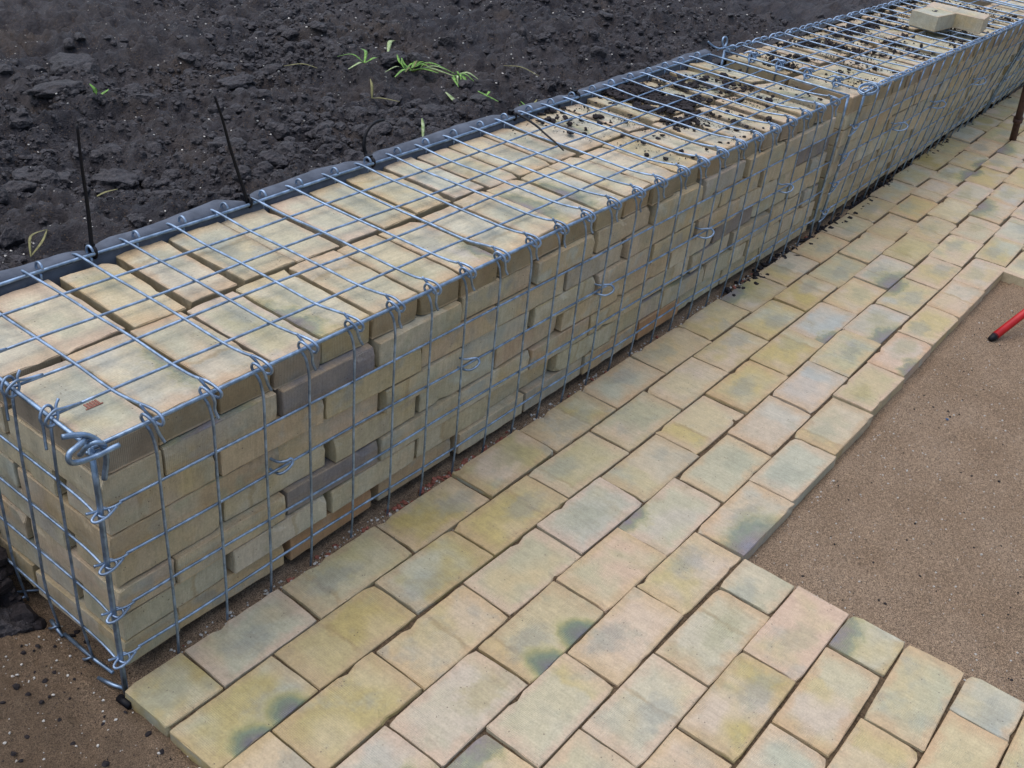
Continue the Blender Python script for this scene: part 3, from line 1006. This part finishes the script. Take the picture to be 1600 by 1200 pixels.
def coil_along(root, mp, s0, s1, t, pitch, rad, r=0.026):
    n = int((s1 - s0) / pitch * 8)
    pts = []
    for i in range(n + 1):
        a = 2 * math.pi * i / 8
        # turns bunch up near every cross wire
        s = s0 + (s1 - s0) * i / n
        s += 0.10 * math.sin(2 * math.pi * s)
        pts.append((s, t + rad * math.cos(a), 0.02 + rad * math.sin(a)))
    b = MB(); b.tube([mp(*p) for p in pts], r, 5)
    return link('binding_coil', b.mesh('binding_coil', M['steel']), root)


coil_along(g2, map2, -0.1, L2, 0.0, 0.42, 0.10)
coil_along(g2, map2, -0.2, L2, 5.0, 0.55, 0.10)
wire(g2, 'edge_rail', line((-.3, -.1, .06), (L2, -.09, .05), 19, .012), 0.03, 'steel_thick', mp=map2)
for t in (1, 2, 3, 4):
    for dx, s_ in ((0, 1), (.10, -1)):
        pts = [(dx - .12 * s_, t + .25, .10), (dx - .05, t + .12, .2), (dx + .02, t, .13), (dx + .03, t - .10, 0), (dx + .0, t - .08, -.1), (dx - .04, t + .02, -.1),
               (dx - .05, t + .10, .02), (dx, t + .05, .15), (dx + .08, t - .06, .17), (dx + .16, t - .13, .08)]
        wire(g2, 'lid_hook', pts, 0.026, smooth=3, mp=map2)
    wire(g2, 'lid_hook', [(-.15, t, .05), (-.1, t, -.2), (-.13, t, -.5)], 0.024, mp=map2)
ringp = [(.18 + .32 * math.cos(a) - .1, -.03 + .28 * math.sin(a), .04 + .10 * math.cos(a * 1.0) + .04 * a / 6) for a in [math.radians(q) for q in range(-40, 660, 25)]]
wire(g2, 'corner_coil', ringp, 0.032, 'steel_thick', mp=map2)
wire(g2, 'corner_coil', [(-.6, 5.35, .30), (-.45, 5.2, .16), (-.3, 5.05, .1), (-.1, 5.0, .12), (.05, 5.02, .25), (.02, 5.05, .42), (-.12, 5.08, .42), (-.16, 5.05, .25), (-.02, 5.0, .12), (.25, 4.98, .10), (.6, 4.98, .08)], 0.036, 'steel_thick', 4, mp=map2)
for rr in range(1, 5):
    h = -rr - .1
    row_loops(g2, map2, h)
    wire(g2, 'row_eyelet', [(-.35, -.06, h - .28), (-.1, -.10, h - .2), (.2, -.08, h - .08), (.45, -.02, h)], 0.024, smooth=3, mp=map2)
for x in (4.6, 8.6, 13.5):
    h = -2.13
    wire(g2, 'spacer_ring', [(x - .2, .25, h - .12), (x - .15, .0, h - .10), (x - .06, -.2, h - .10), (x + .10, -.34, h - .04), (x + .24, -.34, h + .05), (x + .22, -.2, h + .13), (x + .06, -.06, h + .13), (x - .10, .04, h + .10), (x - .16, .25, h + .10)], 0.028, smooth=4, mp=map2)


def fill_far(root, mp, L, seed, top=True, s_start=0.12, back=True):
    q = random.Random(seed)
    for c_ in range(0 if not top else 1, 8):
        s = s_start; z = cz(c_) + .02
        k_ = 0
        while s < L - .6:
            head = q.random() < .2
            ln = 1.14 if head else 2.3
            if s + ln > L - .05:
                ln = L - .05 - s
            yo = .12 + abs(q.gauss(0, .05))
            me = q.choice(WALLB)
            a = mp(s + .02, yo, z); b = mp(s + ln - .03, yo, z)
            cx = (a[0] + b[0]) / 2; cy = (a[1] + b[1]) / 2
            rot = math.atan2(b[1] - a[1], b[0] - a[0])
            if head:
                put_brick(root, me, (cx, cy + 1.12, z + .05), rot + math.pi / 2 + q.gauss(0, .01), 0, 0, 1, (ln - .05) / 1.08)
            else:
                put_brick(root, me, (cx, cy + .54, z + .05), rot + q.gauss(0, .01), 0, 0, (ln - .05) / 2.24)
            s += ln; k_ += 1
    if top:
        for row in (0, 1):
            s = s_start + row * .3
            while s < L - .8:
                ln = 1.14 + q.gauss(0, .03)
                t0 = .16 if row == 0 else 2.62
                a = mp(s + ln / 2, t0 + 1.12, cz(0))
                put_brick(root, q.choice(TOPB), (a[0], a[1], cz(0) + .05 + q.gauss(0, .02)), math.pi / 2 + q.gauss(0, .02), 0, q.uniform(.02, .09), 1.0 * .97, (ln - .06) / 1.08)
                s += ln


fill_far(g2, map2, L2, 31, True, -.42)
core(g2, map2, L2, 2.4)

# ---------------------------------------------------------------- third gabion, cut by the right edge
map3 = make_map(45.85, 0)
g3 = empty('gabion'); g3.location = P(45.85, 0, -5)
tag(g3, 'farthest wire gabion of yellow bricks, cut off by the right edge of the photo', 'gabion', 'brick-filled gabions in a row')
L3 = 10.0
cage(g3, map3, L3, False, coil=True)
coil_along(g3, map3, -.1, L3, 0, .42, .1)
for rr in range(1, 5):
    row_loops(g3, map3, -rr - .1)
fill_far(g3, map3, L3, 57, True, -.2)
core(g3, map3, L3, 2.4)
for g in (g1, g2, g3):
    root_fix(g)

# ================================================================== LINER
TIES = [3.30, 6.85, 10.35, 15.65, 18.55]
mb = MB()
xs_ = np.arange(-0.3, 26.3, 0.08)
prof_n = 12
lv = []
for x in xs_:
    pin = min(1, min(abs(x - t) for t in TIES) / 0.55)
    pin = pin ** 0.6
    wv_ = 0.5 + vnoise(np.array(x * .8), np.array(3.3))
    hgt = (0.04 + 0.07 * float(wv_)) * pin + .0
    wid = 0.06 + (0.20 + 0.12 * float(wv_)) * pin
    pr = [(4.90, -1.6), (4.91, -.8), (4.92, -.3), (4.93, -.10), (4.97, -.03 + .3 * hgt), (5.03, .3 * hgt + .02), (5.03 + wid * .35, hgt * .9 - .0), (5.03 + wid * .7, hgt), (5.03 + wid, hgt * .6 - .04), (5.05 + wid, -.2), (5.05 + wid * .8, -.5), (5.05 + wid * .6, -1.0)]
    for j, (yy, zz) in enumerate(pr):
        n_ = float(vnoise(np.array(x * 3.0), np.array(j * .7 + 5)))
        lv.append((x, yy + .03 * n_, zz + .03 * n_))
lf = []
for i in range(len(xs_) - 1):
    for j in range(prof_n - 1):
        lf.append((i * prof_n + j, (i + 1) * prof_n + j, (i + 1) * prof_n + j + 1, i * prof_n + j + 1))
mb.add(lv, lf)
ln_ = link('geotextile_liner', mb.mesh('geotextile_liner', M['liner']))
tag(ln_, 'slate grey fabric liner bulging behind the back rail of the nearest gabion', 'liner')

# ================================================================== CABLE TIES
def tie(pts, label, x, r=.043):
    e = empty('cable_tie'); e.location = P(x, 5.0, 0)
    tag(e, label, 'cable tie', 'black cable ties holding the liner to the back rail')
    c = [(x + .02 * math.sin(a), 5.0 + .09 * math.cos(a), .0 + .09 * math.sin(a)) for a in [math.radians(q) for q in range(0, 361, 30)]]
    b = MB().tube(c, .04, 6)
    o = link('band', b.mesh('band', M['black']), e); o.matrix_parent_inverse = Matrix.Translation(-e.location)
    b = MB(); box(b, x - .07, x + .07, 5.03, 5.15, .03, .15)
    o = link('tie_head', b.mesh('tie_head', M['black'], False), e); o.matrix_parent_inverse = Matrix.Translation(-e.location)
    b = MB().tube(pts, r, 6, 5, taper=(1, .55))
    o = link('tie_tail', b.mesh('tie_tail', M['black']), e); o.matrix_parent_inverse = Matrix.Translation(-e.location)
    return e


tie([(3.34, 5.03, -.05), (3.36, 5.04, .5), (3.36, 5.03, 1.1), (3.33, 5.0, 1.7), (3.34, 5.0, 2.4)], 'black cable tie whose straight tail stands upright over the soil, the leftmost one', 3.34)
tie([(6.90, 5.0, -.08), (6.80, 5.0, .3), (6.65, 5.0, .78), (6.50, 5.0, 1.3), (6.35, 5.0, 1.9), (6.2, 5.0, 2.36)], 'black cable tie with a straight leaning tail beside the green leaf', 6.90)
tie([(10.5, 5.1, -.1), (10.56, 5.3, .1), (10.55, 5.35, .32), (10.70, 5.4, .58), (11.0, 5.45, .70), (11.45, 5.6, .62)], 'black cable tie whose tail curls back in an arc on to the soil', 10.45, .055)
tie([(15.66, 4.9, .12), (15.59, 4.55, .11), (15.35, 4.0, .12), (15.1, 3.55, .115), (14.8, 3.0, .12), (14.56, 2.56, .10)], 'black cable tie with its tail laid slantwise across the brick lid', 15.68, .035)
tie([(18.55, 5.1, .1), (18.7, 5.25, .16), (18.9, 5.3, .10)], 'black cable tie with a short stub, between the slanting tail and the spilled soil', 18.55)

# ================================================================== SOIL LUMPS
pos = []; rad = []


def soil_clods(n, x0, x1, y0, y1, r0, r1, pw, lvl, sink=.3):
    x = rng.uniform(x0, x1, n); y = rng.uniform(y0, y1, n)
    r = r0 + (r1 - r0) * rng.random(n) ** pw
    dens = fbm(x, y, .5, 2, .5, 2.0)
    keep = rng.random(n) < (0.55 + 1.3 * dens)
    keep &= ~((y < 5.9) & (r > .10))
    x, y, r = x[keep], y[keep], r[keep]
    z = soilH(x, y) + r * sink
    return blobs(np.stack([x, y, z], 1), r, lvl)


sets = [soil_clods(12000, .2, 16, 5.35, 15, .025, .10, 2.5, 0, .1), soil_clods(11000, 14, 36, 5.2, 22, .03, .13, 2.5, 0, .1),
        soil_clods(1200, .3, 18, 5.6, 17, .09, .32, 3.0, 2, -.1), soil_clods(1100, 14, 38, 5.6, 24, .09, .34, 3.0, 2, -.1)]
o = blob_obj('soil_lumps', sets, M['clod'], smooth=False)
tag(o, 'loose dark crumbs and small clods lying over the black soil', 'soil', kind='stuff')
# crumbs at the free end
n = 800
x = rng.uniform(-3.2, .6, n); y = rng.uniform(-6, 2.6, n)
r = .006 + .060 * rng.random(n) ** 6
z = sandH(x, y) + r * .25
keep = (x < -.15) | (y > .3)
s1 = blobs(np.stack([x, y, z], 1)[keep], r[keep], 0)
n = 260
x = rng.uniform(-1.6, -.1, n); y = rng.uniform(2.0, 4.6, n); r = .05 + .22 * rng.random(n) ** 2
s2 = blobs(np.stack([x, y, heapH(x, y) + r * .4], 1), r, 1)
n = 700
x = rng.uniform(10.2, 27, n); y = rng.uniform(-12, -6.2, n); r = .006 + .028 * rng.random(n) ** 5
s3 = blobs(np.stack([x, y, sandH(x, y) + r * .2], 1), r, 0)
o = blob_obj('dark_crumbs', [s1, s2, s3], M['crumb'])
tag(o, 'black soil crumbs scattered on the brown sand beside the paving', 'soil', kind='stuff')
# pale grit on soil and sand
n = 3000
x = rng.uniform(0, 34, n); y = rng.uniform(5.4, 20, n)
r = (.007 + .022 * rng.random(n) ** 5) * (1 + x / 45)
sA = blobs(np.stack([x, y, soilH(x, y) + r * 1.2], 1), r, 0, (.4, .8))
n = 500
x = rng.uniform(-3, .2, n); y = rng.uniform(-6, 2.5, n); r = .008 + .022 * rng.random(n) ** 2
sB = blobs(np.stack([x, y, sandH(x, y) + r * .6], 1), r, 0)
n = 2600
x = rng.uniform(10.2, 27, n); y = rng.uniform(-13, -6.05, n); r = .005 + .020 * rng.random(n) ** 4
sC = blobs(np.stack([x, y, sandH(x, y) + r * .6], 1), r, 0)
n = 900
x = rng.uniform(.8, 26, n) ; y = rng.uniform(-.28, .12, n) ; r = .010 + .030 * rng.random(n) ** 2
sD = blobs(np.stack([x, y, sandH(x, y) + r * .5], 1), r, 0)
n = 160
x = rng.uniform(0, 14, n); y = -1.24 * rng.integers(1, 6, n) + rng.normal(0, .03, n); r = .010 + .014 * rng.random(n)
sE = blobs(np.stack([x, y, np.full(n, -4.80)], 1), r, 0)
o = blob_obj('pale_grit', [sA, sB, sC, sD, sE], M['chip'])
tag(o, 'tiny pale grit specks strewn over soil, sand and joints', 'grit', kind='stuff')
n = 110
x = rng.uniform(6.0, 10.0, n); y = rng.uniform(-.25, .1, n); r = .02 + .05 * rng.random(n)
n2 = 60
x2 = rng.uniform(1, 26, n2); y2 = rng.uniform(-.25, .1, n2); r2 = .02 + .05 * rng.random(n2)
o = blob_obj('brick_chips', [blobs(np.stack([x, y, sandH(x, y) + r * .3], 1), r, 0), blobs(np.stack([x2, y2, sandH(x2, y2) + r2 * .3], 1), r2, 0)], M['redchip'])
tag(o, 'reddish brick chips in the gap between gabion and paving', 'chips', kind='stuff')
# clumps along the foot of the far gabions
n = 900
x = rng.uniform(20, 50, n)
yc = np.array([yoff(v) for v in x])
y = yc + rng.uniform(-.42, .1, n); r = .03 + .09 * rng.random(n) ** 2
o = blob_obj('gutter_crumbs', [blobs(np.stack([x, y, np.full(n, -4.78) + r * .2 - .02 * rng.random(n)], 1), r, 0)], M['crumb'])
tag(o, 'dark soil crumbs along the foot of the farther gabions', 'soil', kind='stuff')


# spilled soil on the lids
def spill(n, x0, x1, y0, y1, f, thr, seed, rmax=.09, zz=-.155, slope=True):
    x = rng.uniform(x0, x1, n); y = rng.uniform(y0, y1, n)
    d = fbm(x, y, f, 3, .6, seed)
    keep = d > thr + .22 * rng.random(n)
    x, y = x[keep], y[keep]
    r = .018 + rmax * rng.random(len(x)) ** 2.5
    return np.stack([x, y, zz + r * .5], 1), r


sets = []
# main heap on the near gabion: elongated patch from the back rail to mid lid
n = 4200
x = rng.normal(20.1, 1.45, n); y = rng.normal(3.5, 1.1, n); x = x + (4.2 - y) * .5
k_ = (y < 4.95) & (y > .3) & (rng.random(n) < (fbm(x, y, 1.1, 3, .6, 4.) * 3.2 + .36))
x, y = x[k_], y[k_]
r = .025 + .10 * rng.random(len(x)) ** 2.2
sets.append(blobs(np.stack([x, y, -.15 + r * .45 + .05 * rng.random(len(x))], 1), r, 0, (.4, .8)))
n = 900
x = rng.uniform(16.5, 25.8, n); y = rng.uniform(.4, 4.9, n); r = .010 + .075 * rng.random(n) ** 7
sets.append(blobs(np.stack([x, y, -.15 + r * .4], 1), r, 0))
n = 9000
x = rng.normal(20.3, 1.9, n); y = rng.normal(3.2, 1.4, n); x = x + (4.2 - y) * .6
k_ = (y < 4.95) & (y > .2) & (x < 26) & (rng.random(n) < (fbm(x, y, 1.6, 3, .6, 14.) * 2.0 + .55))
x, y = x[k_], y[k_]; r = .008 + .016 * rng.random(len(x)) ** 2
sets.append(blobs(np.stack([x, y, -.155 + r * .4], 1), r, 0, (.3, .6)))
o = blob_obj('spilled_soil', sets, M['crumb'])
tag(o, 'black soil spilled over the brick lid of the nearest gabion', 'soil', kind='stuff')
sets = []
p_, r_ = spill(9000, 26.9, 44, .4, 4.6, 1.2, .02, 6., .08, -.09)
y_ = np.array([map2(a - 26.72, b, 0)[1] for a, b in p_[:, :2]]); p_[:, 1] = y_
dk_ = (y_ > 1.6) | (rng.random(len(y_)) < .35)
sets.append(blobs(p_[dk_], r_[dk_], 0))
p_, r_ = spill(3500, 26.9, 45, .2, 4.8, .9, -.12, 16., .022, -.09)
sets.append(blobs(p_, r_, 0))
o = blob_obj('spilled_soil', sets, M['crumb'])
tag(o, 'black soil crumbs spread over the lid of the second gabion', 'soil', kind='stuff')


# ---------------------------------------------------------------- single clods
def clod(x, y, r, label, mat='clod', flat=.7, sx=1.0, dz=.12, ang=0):
    V, F = ICO[3]
    rr = random.Random(int(x * 100))
    v = V.copy()
    for _ in range(9):
        d = np.array([rr.gauss(0, 1) for _ in range(3)]); d /= np.linalg.norm(d)
        dot = v @ d
        v = v - np.outer(np.clip(dot - rr.uniform(.45, .85), 0, None), d)
    nz = np.array([fbm(v[:, 0] * 2 + x, v[:, 1] * 2 + v[:, 2], 1.6, 4, .6, 2.)]).T
    nf = np.array([fbm(v[:, 0] * 3 + y, v[:, 2] * 3 + v[:, 1] * 2, 3.0, 3, .6, 6.)]).T
    v = v * (1 + .32 * nz + .10 * nf)
    if y > 5:
        r = r * .86
    v = v * np.array([r * sx, r, r * flat])
    ca, sa = math.cos(ang), math.sin(ang)
    v = np.stack([v[:, 0] * ca - v[:, 1] * sa, v[:, 0] * sa + v[:, 1] * ca, v[:, 2]], 1)
    me = bpy.data.meshes.new('soil_clod'); me.from_pydata((v * U).tolist(), [], F.tolist()); me.materials.append(M[mat])
    me.polygons.foreach_set('use_smooth', [True] * len(me.polygons))
    me.update()
    z = float(soilH(x, y)) if y > 4.9 else float(heapH(np.array(x), np.array(y)))
    o = link('soil_clod', me, None, P(x, y, z + r * dz))
    tag(o, label, 'clod', 'big clods on the black soil')


clod(6.55, 9.05, .62, 'large angular grey-brown clod left of centre, above the leftmost upright cable tie tail', flat=.62, sx=1.15)
clod(9.30, 8.95, .42, 'rounded clod with a bluish top beside the tip of the leaning cable tie tail', 'clod', .85)
clod(9.8, 15.8, 1.0, 'broad pale-topped clod in the upper left, the highest large one', flat=.45, sx=1.2)
clod(9.62, 7.3, .42, 'angular clod with a hollow, right of the leaning cable tie tail', flat=.6, sx=1.3)
clod(3.0, 7.35, .34, 'squarish bluish clod at the left edge of the photo', flat=.75)
clod(5.7, 9.9, .40, 'flat bluish clod just behind the large angular one', flat=.5, sx=1.2)
clod(5.15, 6.35, .26, 'small flat clod near the liner between the two upright tie tails', flat=.55)
clod(8.2, 14.0, .60, 'long low clod lying below the broad pale-topped one', flat=.4, sx=1.7)
clod(12.1, 8.2, .34, 'pale grey split clod in the middle of the soil, near the curled tie tail', flat=.6)
clod(17.3, 11.0, .55, 'smooth flat clod tucked behind the green weed', flat=.4, sx=1.5)
clod(22.9, 10.3, .30, 'pointed bluish clod at upper right of the weed', flat=1.2)
clod(18.6, 6.3, .42, 'low flat clod just behind the liner at right', flat=.3, sx=1.6)
clod(-.55, 2.55, .42, 'dark clod on the sand at the foot of the free end', flat=.8)
clod(-.75, 3.15, .5, 'dark clod heaped behind the one at the foot of the free end', flat=.9)
clod(4.5, 9.6, .36, 'low clod left of the large angular one', flat=.5, sx=1.3)
clod(12.7, 12.5, .5, 'lumpy clod in the upper middle of the soil', flat=.45, sx=1.4)


# ---------------------------------------------------------------- weeds
def blade(mb, pts, w):
    pts = [Vector(p) for p in pts]
    q = []
    for i in range(len(pts) - 1):
        for j in range(4):
            q.append(pts[i].lerp(pts[i + 1], j / 4))
    q.append(pts[-1])
    for _ in range(2):
        q = [q[0]] + [(q[i - 1] + 2 * q[i] + q[i + 1]) / 4 for i in range(1, len(q) - 1)] + [q[-1]]
    vs = []; n = len(q)
    for i, p in enumerate(q):
        d = (q[min(i + 1, n - 1)] - q[max(i - 1, 0)]).normalized()
        sdv = d.cross(Vector((0, 0, 1)))
        sdv = sdv.normalized() if sdv.length > 1e-4 else Vector((1, 0, 0))
        t = i / (n - 1)
        ww = .62 * w * (0.35 + 1.1 * math.sin(math.pi * min(t * .85 + .12, 1)))
        up = Vector((0, 0, .35 * ww))
        vs += [p - sdv * ww + up, p, p + sdv * ww + up, p - Vector((0, 0, .18 * ww))]
    fs = []
    for i in range(n - 1):
        a = i * 4; b = a + 4
        fs += [(a, a + 1, b + 1, b), (a + 1, a + 2, b + 2, b + 1), (a + 2, a + 3, b + 3, b + 2), (a + 3, a, b, b + 3)]
    mb.add([tuple(v) for v in vs], fs)


def weed(name, cx, cy, blades, label, cat='weed', mat='leaf'):
    z = float(soilH(cx, cy)) + .02
    e = empty(name); e.location = P(cx, cy, z)
    tag(e, label, cat)
    wq = random.Random(int(cx * 37 + cy))
    K = .78 if len(blades) > 2 else .7
    bl2 = [([tuple(c * K for c in p) for p in pts], w, mt) for pts, w, mt in blades]
    if len(blades) > 5:
        for pts, w, mt in list(bl2):
            for _ in range(2):
                a = wq.gauss(0, .35); f_ = wq.uniform(.45, .95); z_ = wq.uniform(.6, 1.5)
                x0_, y0_ = pts[0][0] + wq.gauss(0, .08), pts[0][1] + wq.gauss(0, .08)
                q_ = []
                for p in pts:
                    dx_, dy_ = (p[0] - pts[0][0]) * f_, (p[1] - pts[0][1]) * f_
                    q_.append((x0_ + dx_ * math.cos(a) - dy_ * math.sin(a), y0_ + dx_ * math.sin(a) + dy_ * math.cos(a), p[2] * z_))
                bl2.append((q_, w * wq.uniform(.5, .9), wq.choice((None, None, 'leaf_pale', 'straw'))))
    for pts, w, mt in bl2:
        b = MB(); blade(b, [(cx + p[0], cy + p[1], z + p[2]) for p in pts], w)
        o = link('leaf', b.mesh('leaf', M[mt or mat]), e); o.matrix_parent_inverse = Matrix.Translation(-e.location)
    return e


weed('weed', 17.0, 9.9, [([(0, 0, .1), (-.5, -.1, .28), (-1.2, -.35, .18)], .05, None), ([(0, 0, .1), (.6, .15, .3), (1.5, .3, .15)], .06, None), ([(0, 0, .1), (.35, -.6, .35), (.9, -1.5, .12)], .07, 'leaf_pale'),
                        ([(0, 0, .1), (.15, -.5, .3), (.35, -1.1, .25)], .06, None), ([(0, 0, .1), (.9, .5, .3), (1.9, 1.0, .1)], .045, None), ([(0, 0, .1), (-.2, .4, .35), (.1, .8, .5)], .05, None),
                        ([(.9, -1.4, .1), (.95, -1.8, .25), (.7, -2.2, .1)], .07, None), ([(.9, -1.4, .1), (1.3, -1.7, .3), (1.5, -2.1, .08)], .07, 'leaf_pale'), ([(.8, -1.5, .1), (.4, -1.8, .25), (.25, -2.2, .05)], .06, None),
                        ([(.3, -.2, .1), (.8, -.4, .3), (1.3, -.9, .1)], .05, 'leaf_pale')],
     'largest sprawling green weed, its leaves trailing over the black soil')
weed('weed', 15.6, 10.4, [([(0, 0, .1), (-.5, -.3, .3), (-1.1, -.3, .15)], .05, 'leaf_pale'), ([(0, 0, .1), (.4, .3, .4), (.7, .9, .3)], .05, None), ([(0, 0, .1), (-.2, .4, .4), (-.5, .9, .2)], .04, None), ([(0, 0, .1), (.3, -.2, .3), (.8, .1, .15)], .05, None)],
     'smaller tuft of thin green leaves left of the largest weed')
weed('leaf_blade', 18.3, 12.0, [([(-.6, -.5, .1), (0, 0, .35), (.8, .4, .15)], .08, 'leaf_pale')], 'single curved pale green blade above the largest weed', 'leaf')
weed('leaf_blade', 14.9, 12.2, [([(-.6, .5, .1), (0, 0, .25), (.5, -.5, .05)], .04, 'straw')], 'thin yellowish blade at upper left of the weeds', 'leaf')
weed('stalk', 16.55, 7.85, [([(0, -.6, .05), (.05, -.1, .25), (.15, .5, .45)], .09, 'leaf_pale'), ([(0, -.6, .05), (-.25, -.5, .1), (-.3, -.3, .1)], .06, None)], 'short thick white-green stalk below the largest weed', 'sprout')
weed('sprout', 16.9, 6.9, [([(-.1, .4, .3), (.0, 0, .2), (.15, -.5, .08)], .055, None), ([(0, 0, .2), (.3, .1, .3), (.5, .3, .2)], .04, None)], 'small drooping green sprout right of the thick pale stalk', 'sprout')
weed('weed', 17.55, 5.75, [([(0, 0, .0), (.15, .1, .4), (.5, .2, .55)], .05, 'straw'), ([(0, 0, .0), (-.1, .1, .35), (-.4, .3, .5)], .05, None), ([(0, 0, .0), (.1, .3, .3), (.2, .7, .4)], .04, None), ([(0, 0, 0), (.4, 0, .2), (.9, .2, .3)], .04, 'leaf_pale')],
     'yellow-green seedling standing right behind the grey liner')
weed('leaf_blade', 7.35, 5.62, [([(-.55, .12, .12), (.0, .1, .22), (.75, .0, .26)], .10, None)], 'flat bright green leaf against the liner beside the leaning tie tail', 'leaf')
weed('leaf_blade', 3.2, 6.6, [([(-.5, -.4, .1), (-.2, .1, .45), (.5, .4, .3)], .03, 'straw'), ([(-.5, -.4, .1), (.0, -.2, .3), (.5, .4, .3)], .03, 'straw')], 'looped yellow grass blade at the left edge', 'grass')
weed('leaf_blade', 5.3, 7.6, [([(-.3, -.05, .25), (.0, 0, .28), (.5, .1, .22)], .035, 'straw')], 'short straw across the leftmost cable tie tail', 'straw')
weed('leaf_blade', 13.45, 6.15, [([(-.3, -.3, .0), (0, 0, .35), (.15, .2, .5)], .05, 'leaf_pale')], 'pale little shoot just behind the liner, right of the curled tie tail', 'sprout')
weed('leaf_blade', 8.6, 13.0, [([(0, 0, 0), (.1, .0, .3), (.0, .2, .5)], .07, None), ([(0, 0, 0), (.5, .1, .1), (.7, .1, .2)], .05, None)], 'tiny green sprout in the upper left soil', 'sprout')
weed('stalk', 14.2, 8.7, [([(0, 0, .1), (.2, .2, .5), (.5, .6, .6)], .045, 'straw'), ([(0, 0, .1), (.1, -.4, .2), (.6, -.9, .1)], .045, 'straw')], 'dry forked stalk between the weeds and the curled tie tail', 'stalk')
weed('leaf_blade', 19.9, 8.0, [([(-.3, .9, .15), (0, 0, .3), (.1, -.9, .1)], .04, 'straw')], 'long dry stem right of the weeds near a reddish chip', 'straw')

# ================================================================== LOOSE THINGS
# two loose bricks on the second lid
LB = brick_mesh(2.25, 1.10, .56, M['brick_pave'], 301, .6, 1)
LC = brick_mesh(1.62, 1.10, .56, M['brick_pave'], 302, .6, 1)
lo = link('loose_brick', LC, None, P(37.30, 1.50, .44), (0, 0, -.13))
tag(lo, 'loose pale yellow brick with a dark squiggle on top, lying on the second gabion', 'brick', 'loose bricks left on the second gabion')
mb = MB().tube([(-.10, .08, .285), (-.13, -.02, .285), (-.03, -.06, .285), (.02, .03, .285), (.10, .04, .285), (.12, -.05, .285)], .022, 5, 3)
o = link('squiggle', mb.mesh('squiggle', M['ink'], True, False), lo); o.scale = (U, U, U)
lo2 = link('loose_brick', LB, None, P(38.42, .98, .45), (0, 0, math.pi / 2 + .06))
tag(lo2, 'loose pinkish-sided brick lying crosswise, right of the squiggle brick', 'brick', 'loose bricks left on the second gabion')

# red rod in the sand
e = empty('red_rod'); e.location = P(24.1, -6.7, -5)
tag(e, 'red round rod with a dark tip stuck slantwise in the sand at the right edge', 'rod')
d = Vector((1.25, -.38, .52)).normalized()
p0 = Vector((24.15, -6.70, -4.93))
b = MB().tube([p0 + d * .10, p0 + d * 3, p0 + d * 9], .115, 14)
o = link('tube', b.mesh('tube', M['red']), e); o.matrix_parent_inverse = Matrix.Translation(-e.location)
b = MB().tube([p0 - d * .12, p0 + d * .0, p0 + d * .13], .112, 14, taper=(.7, 1.06))
o = link('tip', b.mesh('tip', M['black']), e); o.matrix_parent_inverse = Matrix.Translation(-e.location)

# rusty iron leg at the far right
e = empty('iron_stake'); e.location = P(43.08, -1.7, -4.7)
tag(e, 'dark rusty iron stake leaning over the far paving at the right edge', 'stake')
p0 = Vector((43.0, -1.7, -4.70)); d = Vector((-.42, .0, 1.0)).normalized()
b = MB().tube([p0, p0 + d * .9, p0 + d * 1.0, p0 + d * 3, p0 + d * 7], .15, 10)
o = link('shaft', b.mesh('shaft', M['rust']), e); o.matrix_parent_inverse = Matrix.Translation(-e.location)
b = MB().tube([p0 + d * .95, p0 + d * 1.15], .2, 10)
o = link('collar', b.mesh('collar', M['rust']), e); o.matrix_parent_inverse = Matrix.Translation(-e.location)

# small blue chip and dark stub on the sand
V, F = blobs(np.array([[0, 0, 0]]), np.array([.045]), 1)
me = bpy.data.meshes.new('blue_chip'); me.from_pydata((V * U).tolist(), [], F.tolist()); me.materials.append(M['bluish'])
o = link('blue_chip', me, None, P(18.85, -7.2, -4.97))
tag(o, 'tiny blue chip lying in the sand pit below the red rod', 'chip')
e = MB().tube([(-.02, -.22, -4.95), (.0, -.5, -4.93)], .075, 8)
o = link('black_stub', e.mesh('black_stub', M['black']))
o.location = (-.012, .02, 0)
tag(o, 'short black plastic stub beside the first paving brick at the corner', 'stub')
